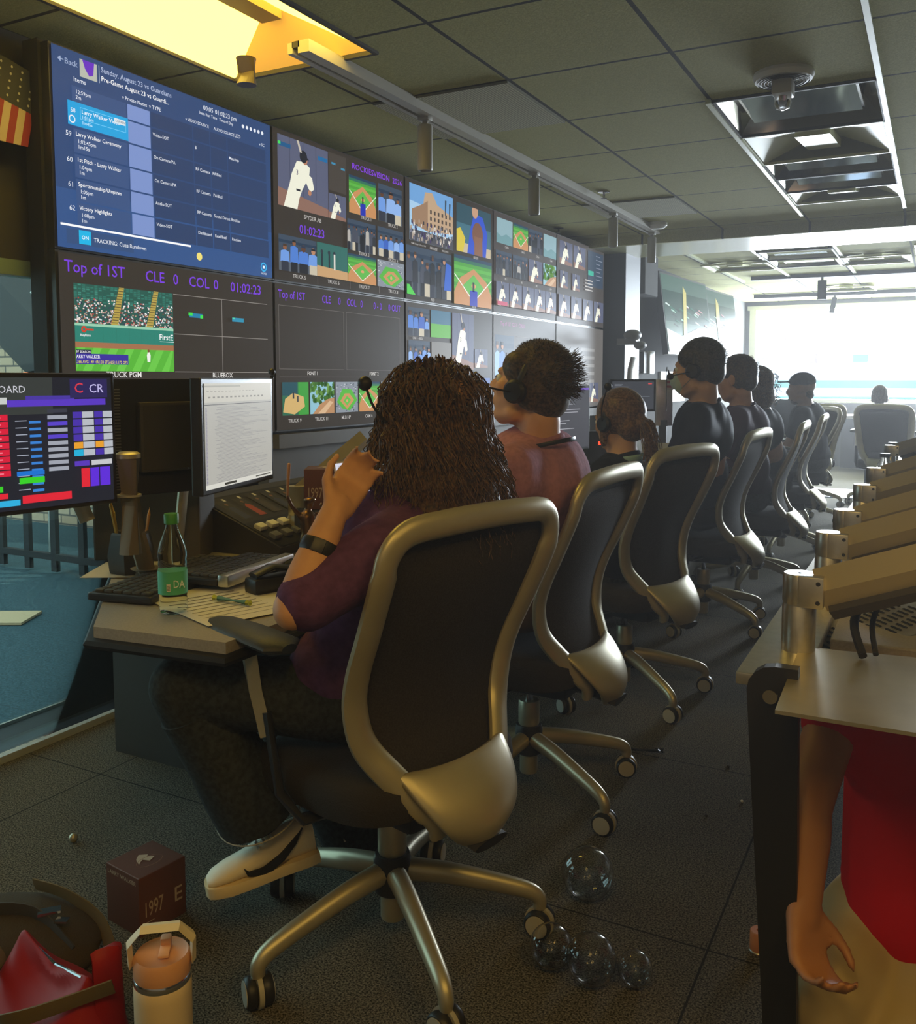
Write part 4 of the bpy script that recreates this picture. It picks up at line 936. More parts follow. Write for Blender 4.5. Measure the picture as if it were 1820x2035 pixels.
# water bottle
p = on_desk(345, 1218)
t = thing('water_bottle', 'clear plastic water bottle with a green cap and green label', 'bottle', p)
b = MB(); prof = [(.020, .0), (.027, .004), (.030, .014), (.0305, .03), (.029, .038), (.0305, .045), (.0305, .098), (.029, .104), (.0305, .110), (.029, .118), (.0305, .124), (.0305, .136), (.026, .155), (.017, .178), (.0125, .190), (.0120, .200)]
b.lathe(prof, n=36); o = b.done('body', mat('clear_plastic', (0.93, 0.97, 0.95), 0.03, trans=1.0, ior=1.12), t)
MB().lathe([(.0135, .196), (.0155, .198), (.0155, .217), (.0145, .219), (.001, .219)], n=30).done('cap', mat('green_cap', (0.06, 0.30, 0.06), 0.4), t)
b = MB(); b.lathe([(.0312, .046), (.0312, .096)], n=36); b.done('label', mat('mint_label', (0.10, 0.48, 0.26), 0.4), t)
vd = Vector((-p.x, -p.y, 0)).normalized(); ud = Vector((-vd.y, vd.x, 0)); 
cv = Canvas(vd*.0322-ud*.014+Vector((0, 0, .046)), ud, (0, 0, 1), .040, .05)
cv.text('e8f4ea', 'DA', .36, .32, .34, width=.6); cv.rect('e8e4da', .02, .18, .22, .5)
for k in range(4): cv.rect('3a3a3a', .04, .22+k*.06, .20, .245+k*.06)
cv.done('label_print', M_print, t)

# monitors
def monitor(label, c0, yaw, w, h, draw, tilt=0, bez=0.014, back=M_bez, stand=None, perf=False, group=None):
    t = thing('computer_monitor', label, 'monitor', c0, yaw, group); t.rotation_euler = (R(tilt), 0, yaw)
    MB().box((0, 0.018, 0), (w, 0.03, h), bev=0.004).done('bezel', back, t, smooth=False)
    MB().box((0, 0.045, 0), (w*.6, 0.03, h*.6), bev=0.008).done('rear_housing', M_dark, t, smooth=False)
    if perf:
        b = MB()
        for k in range(34): b.box((w/2-0.012, 0.034, -h/2+.02+k*(h-.04)/34), (0.016, 0.002, 0.003))
        b.done('vents', M_grey, t, smooth=False)
    cv = Canvas((-w/2+bez, 0.0015, -h/2+bez), (1, 0, 0), (0, 0, 1), w-2*bez, h-2*bez, step=0.0001); draw(cv); cv.done('screen_image', M_display, t)
    if stand: MB().tube([Vector(q) for q in stand], [(0.02, 0.012)]*len(stand), 8).done('mount_arm', M_frame, t)
    return t
def draw_sheet(c):
    c.rect('b4b2aa', 0, 0, 1, 1); c.rect('c6c2b6', 0, .82, 1, 1); c.rect('3c3a44', 0, .795, 1, .80)
    for k in range(60): c.rect('8d8c90' if k % 3 else '77767c', .12+random.random()*.1, .05+k*.0122, .45+random.random()*.5, .0525+k*.0122, k == 0)
    for k in range(60): c.rect('6a5e94', .01, .05+k*.0122, .03, .054+k*.0122, k == 0)
    for k in range(14): c.rect('8f8c84', .05+.06*k, .86, .08+.06*k, .875, k == 0); c.rect('a39f94', .03+.05*k, .92, .06+.05*k, .928, 0)
    c.rect('d8d6cc', 0, .0, 1, .045); c.rect('3a3830', .25, .012, .42, .034); c.rect('55534c', .72, .018, .97, .03); c.rect('a8a69c', .0, .965, .5, .98)
A_, B_ = Vector((-1.585, 1.665, 1.107)), Vector((-1.70, 2.075, 1.107)); mc = (A_+B_)/2; dv = B_-A_
monitor('spreadsheet monitor above the desk beside the curly-haired woman', (mc.x, mc.y, 1.105), math.atan2(dv.y, dv.x), dv.length, .293, draw_sheet, stand=[(0, .06, 0), (0, .16, -.05), (0, .2, -.36)])
tag(MB().cyl((mc.x, mc.y+.13, 1.25), (mc.x, mc.y+.13, 1.262), .006).ell((mc.x, mc.y+.13, 1.268), .010).done('webcam', M_black), 'tiny black webcam on top of the spreadsheet monitor', 'webcam')
# rear of a monitor and its arm
t = monitor('dark monitor seen from behind between the dashboard screen and the spreadsheet monitor', (-1.80, 1.75, 1.10), R(250), .30, .30, lambda c: c.rect('303848', 0, 0, 1, 1), perf=True)
t = thing('monitor_arm', 'brown monitor arm with a thick round post before the dark monitor', 'monitor arm', (-1.66, 1.50, .74))
MB().cyl((0, 0, .10), (0, 0, .325), .026).done('post', M_tan, t)
MB().lathe([(.028, .325), (.028, .335), (.02, .34), (.002, .34)]).lathe([(.0275, .235), (.0275, .24)]).done('collar', M_frame, t)
MB().tube([(0, 0, .24), (-.06, .07, .14), (-.10, .14, .02)], [(0.022, 0.016)]*3, 8).done('lower_arm', M_tan, t)
MB().cyl((-.10, .14, 0), (-.10, .14, .03), .04).done('base', M_tan, t)
def draw_dash(c):
    c.rect('23242c', 0, 0, 1, 1); c.rect('383c3a', 0, .72, .72, 1)
    c.text('c8c8d0', 'ROCKIESVISION DASHBOARD', .05, .885, .055, width=.55); c.rect('4a38a0', .6, .82, .82, .86)
    c.rect('c8ccc8', .12, .80, .52, .85); c.rect('5a3ac0', .52, .78, .97, .83); c.rect('2e2858', .80, .84, .98, .99)
    c.text('d83a4a', 'C', .82, .88, .08); c.text('c0b8e8', 'CR', .89, .88, .07); c.text('d83a4a', 'C', .14, .73, .03); c.text('e0e0e0', 'Bluebox Schedule', .26, .735, .022)
    for k in range(11):
        v = .66-k*.052
        c.rect('4a2fd0', .0, v, .08, v+.05, 0) if k < 9 else None
        c.rect('12141a', .12, v, .20, v+.046, k == 0); c.text('e8e8e8', str(38-3*k), .15, v+.014, .02)
        if k < 7: c.rect('1f74d0', .23, v-.01, .32, v+.034)
        if k < 9: c.rect('d8203c', .42, v+.02, .52, v+.064); c.rect('f08090', .45, v+.036, .49, v+.046)
        c.rect('d0d0d8', .35, v+.01, .36, v+.02); c.rect('aab0c0', .55, v+.01, .6, v+.016); c.rect('3a80d0', .61, v-.01, .66, v+.01)
    for k in range(6):
        v = .68-k*.06
        c.rect('b8bcc4', .845, v, .90, v+.05); c.rect('b8bcc4', .945, v, .99, v+.05); c.rect('4a34a8', .80, v, .843, v+.05); c.rect('4a34a8', .903, v, .943, v+.05)
    c.rect('e8a030', .80, .44, .843, .49); c.rect('e8a030', .903, .44, .943, .49); c.rect('28b0d8', .80, .38, .843, .43)
    c.rect('5a3ab8', .80, .30, .87, .34); c.rect('c8c8cc', .88, .30, .98, .34)
    c.rect('e02838', .83, .13, .87, .28); c.rect('6030d8', .873, .13, .915, .28); c.rect('6030d8', .92, .13, .97, .28)
    c.rect('3ad02a', .07, .15, .48, .195); c.rect('3ad02a', .55, .20, .66, .245); c.rect('e02838', .42, .1, .5, .14); c.rect('1f74d0', .54, .26, .66, .295)
    c.rect('5a3ac8', .05, .02, .26, .07); c.rect('d83048', .05, -.0, .26, .02); c.rect('30b0e0', .42, .04, .55, .085); c.rect('e02838', .56, .05, .78, .11); c.text('d8d8f0', 'SC  A  B', .3, .05, .03); c.rect('7090c0', .1, .09, .3, .12)
    for k in range(40): c.rect('d0d4e0', .55+random.random()*.22, .3+random.random()*.4, .58+random.random()*.22, .302+random.random()*.4, 0) if 0 else None
    for k in range(10): c.rect(rc('5a44c8', '3a3c48', 'a0a4b0'), .68, .28+k*.05, .77, .31+k*.05, k == 0)
A_, B_ = Vector((-1.735, 1.02, 1.115)), Vector((-1.66, 1.482, 1.112)); mc = (A_+B_)/2; dv = B_-A_
monitor('dashboard monitor with coloured rundown cells hanging at the desk end', (mc.x-.015, mc.y-.03, 1.112), math.atan2(dv.y, dv.x), .52, .300, draw_dash, bez=0.010, stand=[(0.1, .05, 0), (0.2, .14, -.05), (0.24, .10, -.2)])
# monitors farther along
def draw_code(c):
    c.rect('4a4a50', 0, 0, 1, 1); c.rect('7a5ac8', 0, .97, 1, 1)
    for k in range(18): c.rect('a8a8b0', .05, .1+k*.045, .25+random.random()*.6, .112+k*.045, k == 0)
def draw_cons(c):
    c.rect('3a3c42', 0, 0, 1, 1)
    for k in range(7): c.rect('80848c', .06, .62+k*.045, .2+random.random()*.2, .632+k*.045, k == 0)
    c.rect('d04a4a', .86, .9, .95, .94); c.rect('70747c', .1, .45, .9, .47); c.rect('60646c', .1, .38, .5, .395)
def draw_dim(c): c.rect('23262c', 0, 0, 1, 1); c.rect('d8d4cc', .6, .9, .97, .95)
monitor('monitor with pale text lines behind the neck of the man in mauve', (-1.80, 4.62, 1.03), R(80), .62, .36, draw_code, stand=[(0, .06, 0), (0, .12, -.05), (0, .16, -.28)])
monitor('dark monitor behind the curly hair, its edge lit', (-1.72, 3.15, 1.08), R(70), .50, .30, draw_dim, stand=[(0, .06, 0), (0, .12, -.05), (0, .16, -.33)])
p = at(1258, 782, 5.6); monitor('dark console monitor over the head of the ponytailed person', (p.x, p.y, 1.145), R(38), .30, .20, draw_cons, stand=[(0, .06, 0), (0, .12, -.05), (0, .14, -.38)])
p = at(1319, 800, 5.9); o = MB().box((0, 0, 0), (.11, .03, .30), bev=0.004).done('silver_panel', M_alu); o.location = p; o.rotation_euler = (0, 0, R(30))
tag(o, 'upright silver equipment panel beside the masked man', 'equipment panel')
tag(MB().box((p.x, p.y, .86), (.05, .05, .24)).done('panel_stand', M_dark, smooth=False), 'short dark stand under the silver equipment panel', 'stand')
for k, (x, y, d, l) in enumerate(((1312, 862, 5.2, 'bright white sheet propped on the desk beside the masked man'), (1325, 885, 5.0, 'white sheet lying flat before the propped sheet'))):
    q = at(x, y, d); o = MB().box((0, 0, 0), (.2, .004, .14) if k == 0 else (.2, .16, .004)).done('paper_sheet', M_white, smooth=False); o.location = (q.x, q.y, .82 if k == 0 else .745); o.rotation_euler = (R(-35) if k == 0 else 0, 0, R(30)); tag(o, l, 'paper')
t = thing('intercom_panel', 'small intercom box with red lit keys behind the mauve shoulder', 'intercom', (-1.78, 5.15, .74), R(60))
MB().box((0, 0, .10), (.24, .10, .20), bev=0.006).done('case', M_dark, t); MB().box((-.02, -.052, .13), (.03, .006, .02)).box((.03, -.052, .11), (.03, .006, .02)).done('key_light', mat('red_light', (1, .05, .02), .5, emit=2), t)
p = at(1325, 740, 5.6)
t = thing('desk_flag', 'little stars and stripes flag on a stick beside the silver panel', 'flag', (p.x, p.y, 1.1)); MB().cyl((0, 0, -.05), (0, 0, .22), .003).done('stick', M_dark, t)
cv = Canvas((0.003, 0, .08), (.8, .5, 0), (0, 0, 1), .08, .13)
for k in range(6): cv.poly('9c3040' if k % 2 else 'b0a8a8', [(.0, k*.1), (1-k*.1, k*.1-.0), (.9-k*.1, .1+k*.1), (0, .1+k*.1)], k == 0)
cv.poly('2a2c48', [(0, .6), (.4, .6), (.05, 1)]); cv.done('cloth', M_print, t)
# diagonal arm behind the statue
a_, b_ = at(588, 985, 2.75), at(722, 872, 2.95)
t = thing('monitor_arm', 'long slanting monitor arm rising behind the curly hair', 'monitor arm', (a_.x, a_.y, .74))
MB().tube([a_-t.location, b_-t.location], [(0.030, 0.016)]*2, 4, ref=(0, 0, 1)).done('upper_arm', M_frame, t, smooth=False)
MB().cyl((0, 0, 0), (0, 0, a_.z-.74+.03), .03).done('post', M_frame, t)
# bronze statuette of a batter with a raised bat
p = on_desk(612, 1118)
t = thing('trophy_statuette', 'bronze statuette of a ballplayer raising a bat on the desk', 'statuette', (p.x, p.y, .74))
M_brz = mat('polished_bronze', (0.24, 0.13, 0.05), 0.28, 0.9)
b = MB(); s = 1.0
b.cap((0, 0, .005), (0, 0, .012), .035, .03); b.cap((.0, -.012, .01), (.004, -.012, .07), .010, .013); b.cap((.0, .014, .01), (.0, .012, .07), .010, .013)
b.cap((0, 0, .075), (0, 0, .125), .018, .024); b.cap((0, .0, .13), (0, 0, .15), .010, .008); b.ell((0, .004, .165), (.014, .014, .018)); b.ell((0.004, .006, .176), (.018, .018, .008))
b.cap((0, -.022, .132), (0, -.045, .16), .008, .006); b.cap((0, -.045, .16), (0, -.058, .19), .006, .005)
b.cap((0, .022, .132), (0, .050, .135), .008, .006); b.cap((0, .050, .135), (0, .042, .16), .006, .006)
blob(b, 'figure', M_brz, t, (0, 0, 0), vox=.004, it=2)
MB().cap((0, -.058, .185), (0, -.052, .275), .003, .0055).done('bat', mat('wooden_bat', (0.45, 0.22, 0.10), 0.4), t)
MB().lathe([(.045, 0), (.045, .008), (.04, .012), (.001, .012)]).done('base', M_brz, t)
t.rotation_euler = (0, 0, R(-30))
# brown collector boxes with white lettering
def keepsake_box(label, loc, yaw, s):
    t = thing('collector_box', label, 'box', loc, yaw)
    MB().box((0, 0, s*.55), (s, s, s*1.1), bev=0.002).done('carton', mat('brown_card', (0.13, 0.045, 0.025), 0.45), t, smooth=False)
    cv = Canvas((-s/2, -s/2, s*1.1+.0006), (1, 0, 0), (0, 1, 0), s, s)
    cv.frame('6a3a24', .04, .04, .96, .96, .006); cv.poly('c8b8a4', [(.38, .62), (.5, .72), (.62, .60), (.56, .55), (.66, .45), (.5, .38), (.44, .52), (.30, .42), (.34, .55)])
    pts = [(.5+.26*math.cos(a*.35), .38+.16*math.sin(a*.35)) for a in range(19)]
    for i in range(18): (x0, y0), (x1, y1) = pts[i], pts[i+1]; cv.poly('9a7458', [(x0, y0), (x1, y1), (x1, y1+.012), (x0, y0+.012)], i == 0)
    cv.done('lid_print', M_print, t)
    cv = Canvas((-s/2, -s/2-.0006, 0), (1, 0, 0), (0, 0, 1), s, s*1.1); cv.text('b8a080', '1997', .08, .30, .26, width=.42); cv.text('b8a080', 'E', .72, .30, .26); cv.rect('b8a080', .08, .2, .3, .215); cv.done('front_print', M_print, t)
    cv = Canvas((-s/2-.0006, s/2, 0), (0, -1, 0), (0, 0, 1), s, s*1.1); cv.text('c8b8a0', 'LARRY WALKER', .06, .86, .07, width=.86); cv.done('side_print', M_print, t)
    return t
p = on_z(262, 1830, 0); keepsake_box('brown collector box printed 1997 standing on the carpet behind the beige flask', (-1.585, 1.45, 0), R(82), .125)
p = at(645, 985, 2.75); keepsake_box('brown collector box on the desk behind the statuette', (p.x, p.y, .86), R(30), .11)
tag(MB().box((p.x, p.y, .80), (.13, .13, .118)).done('desk_shelf', M_dark, smooth=False), 'dark shelf block under the desk collector box', 'shelf')

# ------------------------------------------------------------ floor things at the near end
p = at(322, 1900, 1.55); p.z = 0
t = thing('insulated_flask', 'beige insulated flask with a peach lid and folding carry loop', 'flask', p, R(38)); t.scale = (1.28, 1.28, 1.28)
MB().lathe([(.034, 0), (.037, .004), (.0375, .16), (.0375, .176), (.036, .178)], n=40).done('body', mat('cream_powder_coat', (0.78, 0.62, 0.40), 0.5), t)
MB().lathe([(.0372, .176), (.0376, .178), (.0376, .184), (.036, .186)], n=40).done('steel_band', M_chrome, t)
MB().lathe([(.0365, .185), (.0372, .188), (.0372, .208), (.034, .213), (.031, .211), (.001, .212)], n=40).done('lid', mat('peach_plastic', (0.72, 0.36, 0.20), 0.5), t)
MB().box((0.004, 0, .216), (.014, .036, .004), bev=.002).box((0.004, .012, .222), (.014, .014, .010), bev=.003).done('drinking_tab', mat('peach_plastic_light', (0.80, 0.44, 0.28), 0.5), t)
b = MB(); hp = [(-.040, 0, .200), (-.041, -.004, .232), (-.024, -.008, .252), (.024, -.008, .252), (.041, -.004, .232), (.040, 0, .200)]
b.tube(hp, [(0.012, 0.004)]*6, 4, ref=(0, 1, 0)); b.done('carry_loop', mat('cream_plastic', (0.80, 0.68, 0.48), 0.5), t, ang=20)
# red shoulder bag
M_bagr = mat('glossy_red_leather', (0.32, 0.006, 0.003), 0.5, spec=.3)
p = Vector((-1.46, 1.10, 0))
t = thing('shoulder_bag', 'glossy red bag lying on the carpet with an olive strap across it', 'bag', p+Vector((.03, -.02, 0)), R(-10))
b = MB(); rings = []
for k, (z, sx, sy) in enumerate(((.0, .16, .085), (.03, .175, .10), (.08, .16, .09), (.12, .13, .055), (.145, .12, .025), (.15, .118, .008))):
    row = []
    for i in range(28):
        a = 2*math.pi*i/28; row.append(b.bm.verts.new((sx*math.copysign(abs(math.cos(a))**.7, math.cos(a)), sy*math.copysign(abs(math.sin(a))**.8, math.sin(a)), z*(1+.18*math.cos(2*a)*(z > .1))+.004*math.sin(5*a))))
    rings.append(row)
b.skin(rings); o = b.done('pouch', M_bagr, t); o.modifiers.new('sub', 'SUBSURF').render_levels = 2
MB().tube(cr([(-.16, -.02, .12), (-.10, -.07, .125), (.0, -.11, .11), (.08, -.10, .14), (.17, .02, .17)], 5), [(0.003, 0.018)]*21, 6, ref=(0, 1, .3)).done('strap', mat('olive_webbing', (0.16, 0.11, 0.035), 0.7), t)
MB().tube([(-.10, 0, .165), (0, 0.004, .150), (.10, 0, .168)], .003, 6).done('zip_chain', M_chrome, t)
b = MB(); pts = cr([(.06, .04, .02), (.10, .045, .14), (.125, .035, .21), (.14, .03, .13), (.15, .03, .03)], 5); b.tube(pts, [(0.028, 0.010)]*len(pts), 8, ref=(0, 1, 0)); b.done('gusset', M_bagr, t)
# backpack in the dark behind
M_can = mat('olive_canvas', (0.05, 0.033, 0.012), 0.9, bump=.3, nscale=200)
t = thing('backpack', 'olive canvas backpack slumped on the carpet behind the red bag', 'backpack', (-1.74, 1.20, 0), R(25)); t.scale = (.9, .9, .8)
b = MB(); b.ell((0, 0, .06), (.24, .15, .075)).ell((.10, -.05, .05), (.15, .10, .06)); blob(b, 'canvas_body', M_can, t, (0, 0, 0), .012, 4)
MB().tube(cr([(-.18, -.05, .10), (-.05, -.03, .145), (.08, -.02, .14), (.20, -.08, .08)], 5), [(0.004, 0.02)]*16, 6, ref=(0, 1, 0)).done('strap', M_dark, t)
MB().tube(cr([(.02, .10, .14), (.12, .06, .14), (.22, .02, .10), (.28, -.04, .04)], 5), [(0.003, 0.022)]*16, 6, ref=(0, 1, .2)).done('webbing_strap', mat('olive_webbing', (0.16, 0.11, 0.035), 0.7), t)
MB().box((.12, -.02, .145), (.05, .025, .008), Matrix.Rotation(.4, 3, 'Z')).box((.16, -.04, .135), (.03, .02, .006)).done('buckle', M_chrome, t)
tag(MB().ell((-2.02, 1.6, .012), .012).done('floor_stud', M_frame), 'small brass stud on the dark floor before the glazing', 'stud')
# pen and crumbs on the carpet
p = on_z(1280, 1495, 0)
t = thing('marker_pen', 'black marker pen on the carpet between the chair casters', 'pen', (p.x, p.y, .008), R(18)); MB().cyl((-.06, 0, 0), (.045, 0, 0), .006).done('barrel', M_black, t); MB().cyl((.045, 0, 0), (.062, 0, 0), .007).box((.05, 0, .008), (.03, .003, .002)).done('cap', M_black, t)
for (x, y, l) in ((1447, 1523, 'dark crumb on the carpet beside the pen'), (1403, 1621, 'brown crumb on the carpet midway to the black end panel'), (1474, 1592, 'pale crumb on the carpet close to the black end panel')):
    p = on_z(x, y, .004); tag(MB().ell(p, (.005, .004, .004)).done('crumb', M_white if x == 1474 else M_dark), l, 'crumb')
# glass-ball reflections in the pane, built as real balls on the carpet
for (x, y, r_, l) in ((1168, 1735, .062, 'large glass ball of the pane reflection, built on the carpet beside the caster'), (1095, 1880, .046, 'reflected glass ball built close to the front caster of the chair'), (1175, 1905, .052, 'reflected glass ball built between two others on the carpet'), (1262, 1925, .036, 'small reflected glass ball built at the end of the cluster on the carpet')):
    p = on_z(x, y, r_); o = tag(MB().ell(p, r_, n=40, m=28).done('mirrored_glass_ball', M_glass), l, 'glass ball', 'reflected glass balls built on the carpet')
    m_ = o.modifiers.new('hollow', 'SOLIDIFY'); m_.thickness = .0015
p = on_z(1508, 1890, 0)
t = thing('cork_stopper', 'small orange-brown spool standing on the carpet by the black end panel', 'spool', (p.x, p.y, 0))
MB().lathe([(.019, 0), (.020, .003), (.020, .045), (.018, .048), (.006, .048), (.005, .040), (.001, .040)]).done('spool_body', mat('copper_plastic', (0.62, 0.25, 0.12), 0.35), t); MB().ell((0, 0, .004), (.022, .022, .006)).done('foot_ring', M_alu, t)

# ------------------------------------------------------------ the facing console along the aisle
t = thing('aisle_console', 'metal-topped console across the aisle, seen from its rear', 'console', (-.2, 4.2, 0))
MB().box((-.035, -.05, .735), (.11, 5.15, .022), bev=.004).done('rear_rail', M_alu, t)
MB().box((.36, .2, .72), (.66, 5.0, .03), bev=.004).done('worktop', M_desk, t, smooth=False)
MB().box((.04, .6, .37), (.03, 3.8, .62)).done('rear_panel', M_dark, t, smooth=False)
b = MB(); q = 0; r_ = .045
pts = [(.030, 0), (.012, .765), (-.025, .765)]+[(-.025-.045*math.sin(a), .720+.045*math.cos(a)) for a in (.4, .8, 1.2, 1.57)]+[(-.020, 0)]
A = [b.bm.verts.new((x, -2.63, z)) for x, z in pts]; B = [b.bm.verts.new((x, -2.605, z)) for x, z in pts]
b.face(A); b.face(B[::-1])
for i in range(len(A)): b.face([A[i], A[(i+1) % len(A)], B[(i+1) % len(A)], B[i]])
b.done('end_panel', M_black, t, smooth=False)
MB().cyl((-.030, -2.64, .715), (-.030, -2.625, .715), .012).done('bolt', M_chrome, t)
t = thing('metal_shelf', 'brushed steel shelf plate at the near end of the aisle console', 'shelf', (0, 0, 0))
MB().poly([(-.20, 1.41, .742), (.32, 1.41, .742), (.32, 1.80, .742), (-.03, 1.80, .742), (-.21, 1.77, .742)][::-1], .006).done('plate', mat('brushed_steel_plate', (0.55, 0.50, 0.36), 0.38, 0.85, noise=.08, nscale=8), t, smooth=False)
MB().box((.06, 1.80, .72), (.5, .02, .04)).done('bracket', M_alu, t, smooth=False)
# arms: posts with a slanting beam each
def desk_arm(label, y, h=.146):
    t = thing('monitor_arm', label, 'monitor arm', (-.212, y, .745), 0, 'silver monitor arms along the aisle console')
    MB().lathe([(.030, 0), (.030, h*.58), (.0285, h*.6), (.0285, h*.62), (.030, h*.64), (.030, h-.004), (.028, h), (.001, h)], n=32).done('post', M_alu, t)
    MB().lathe([(.004, h+.0005), (.001, h+.0005)]).done('post_socket', M_black, t)
    MB().box((.022, -.012, h*.80), (.045, .040, h*.40), bev=.004).done('hinge_block', M_alu, t)
    for z in (.68, .92): MB().cyl((.035, -.033, h*z), (.035, -.0315, h*z), .004).done('screw', M_black, t)
    a, b_ = Vector((.035, 0, h*.80)), Vector((.36, -.03, h*.80+.125))
    MB().tube([a, b_], [(0.040, 0.022)]*2, 4, ref=(0, 0, 1)).done('beam', mat('arm_cover_paint', (0.36, 0.32, 0.24), 0.42, 0.3), t, smooth=False)
    MB().tube([a+Vector((.02, 0, -.035)), b_+Vector((0, 0, -.04))], [(0.018, 0.016)]*2, 4, ref=(0, 0, 1)).done('under_cover', M_dark, t, smooth=False)
    return t
da = desk_arm('silver monitor arm at the steel shelf, first along the aisle console', 1.76)
for y, l in ((2.27, 'silver monitor arm second along the aisle console'), (2.68, 'silver monitor arm third along the aisle console'), (3.35, 'silver monitor arm fourth along the aisle console'), (4.0, 'silver monitor arm fifth along the aisle console, beside the jar'), (5.4, 'silver monitor arm last along the aisle console')): dup(da, (-.212, y, .745), 0, l)
# perforated rear housings of the monitors on those arms
def housing(label, dy):
    A, B, D = at(1662, 1330, 1.74), at(1860, 1240, 1.84), at(1742, 1188, 2.02)
    t = thing('rack_monitor', label, 'monitor', A+Vector((0, dy, 0)), 0, 'perforated monitor housings on the aisle console')
    U = (B-A); w = U.length*1.6; U.normalize(); V = (D-A); V = (V-U*V.dot(U)); h = V.length; V.normalize(); N = U.cross(V)
    MB().box(U*w/2+V*h/2-N*.0125, (w, h, .024), Matrix((U, V, N)).transposed(), bev=.004).done('housing', M_alu, t, smooth=False)
    for j in range(3):
        b = MB()
        for i in range(18): b.box(U*(.04+i*.0155+(j % 2)*.006)+V*(h*(.24+j*.23))+N*.0003, (.005, h*.16, .0015), Matrix((U, V, N)).transposed() @ Matrix.Rotation(-.15, 3, 'Z'))
        b.done('vent_row', M_blackm, t, smooth=False)
    return t
h0 = housing('perforated steel monitor housing behind the first silver arm', 0)
for dy, l in ((.62, 'perforated monitor housing behind the second silver arm'), (1.2, 'perforated monitor housing behind the third silver arm')):
    dup(h0, h0.location+Vector((0, dy, 0)), 0, l)
tag(MB().tube(cr([(-.10, 1.74, .755), (-.12, 1.80, .80), (-.10, 1.86, .85), (-.06, 1.90, .88)], 5), .008, 8).tube(cr([(-.08, 1.76, .755), (-.09, 1.82, .80), (-.07, 1.88, .85)], 5), .005, 8).done('cable', M_blackm), 'black cable looping up beside the first silver arm', 'cable')
for (x, y, d, l) in ((1740, 935, 4.6, 'clear glass jar with dark lid on the aisle console'), (1752, 905, 5.4, 'second glass jar beyond the first on the aisle console')):
    q = at(x, y, d); t = thing('glass_jar', l, 'jar', (-.22, q.y, .748))
    MB().lathe([(.03, 0), (.034, .01), (.034, .07), (.022, .095), (.022, .11)]).done('body', M_glass, t); MB().lathe([(.024, .105), (.024, .125), (.001, .125)]).done('lid', M_black, t)
tag(MB().tube(cr([(-.30, 3.1, .73), (-.31, 3.12, .5), (-.29, 3.1, .3), (-.30, 3.1, .05)], 5), .018, 8).done('cable_sleeve', M_black), 'black jointed cable sleeve hanging from the aisle console', 'cable sleeve')
# blue mat near the window
tag(MB().box((-.75, 10.6, .004), (1.3, .8, .008)).done('floor_mat', mat('blue_mat', (0.12, 0.22, 0.5), .4), smooth=False), 'blue shiny mat on the floor under the window chairs', 'mat')
# bench counter under the window
t = thing('window_counter', 'dark counter below the bright window', 'counter', (.6, 13.3, 0)); MB().box((0, 0, .74), (3.6, .7, .04)).done('top', M_desk, t, smooth=False); MB().box((0, .2, .37), (3.5, .04, .7)).done('front_panel', M_dark, t, smooth=False)
# ------------------------------------------------------------ people
def hair_mat(name, c, c2, rough=0.45): return mat(name, c, rough, noise=0.5, nscale=120, c2=c2, spec=0.4, sheen=0.2)
def head(b, H, f, s=1.0, ear=True):
    """adds a head of centre H looking along f (unit, may tilt) to builder b; returns its axes"""
    f = Vector(f).normalized(); r = f.cross(Vector((0, 0, 1))).normalized(); u = r.cross(f)
    M = Matrix((r, f, u)).transposed()
    g = lambda x, y, z: H + M @ Vector((x*s, y*s, z*s))
    b.ell(g(0, -.012, .028), (.076*s, .096*s, .090*s), M)          # cranium
    b.ell(g(0, .030, -.035), (.060*s, .062*s, .080*s), M)          # face
    b.cap(g(0, .055, -.098), g(0, .066, -.092), .026*s, .020*s)    # chin
    b.cap(g(-.042, .01, -.075), g(-.018, .062, -.098), .024*s, .016*s); b.cap(g(.042, .01, -.075), g(.018, .062, -.098), .024*s, .016*s)
    b.cap(g(0, .088, .006), g(0, .108, -.030), .009*s, .014*s); b.ell(g(0, .098, -.038), (.020*s, .014*s, .010*s), M)   # nose
    b.cap(g(-.034, .080, .018), g(.034, .080, .018), .012*s, .012*s)  # brow
    b.ell(g(0, .088, -.062), (.024*s, .010*s, .006*s), M); b.ell(g(0, .086, -.073), (.021*s, .010*s, .007*s), M)      # lips
    b.ell(g(-.042, .062, -.02), (.02*s, .02*s, .022*s), M); b.ell(g(.042, .062, -.02), (.02*s, .02*s, .022*s), M)     # cheeks
    if ear:
        for sx in (-1, 1): b.ell(g(sx*.078, -.004, -.012), (.010*s, .020*s, .031*s), M); b.ell(g(sx*.080, .002, -.030), (.008*s, .012*s, .016*s), M)
    return g, M
def eyes(g, M, t, s=1.0):
    b = MB(); c = MB()
    for sx in (-1, 1):
        b.ell(g(sx*.031, .078, -.001), .0125*s); c.ell(g(sx*.031, .0885, -.001), (.006*s,)*3)
    b.done('eyes', M_white, t, shift=t.location); c.done('irises', mat('iris', (0.06, 0.03, 0.02), .2), t, shift=t.location)
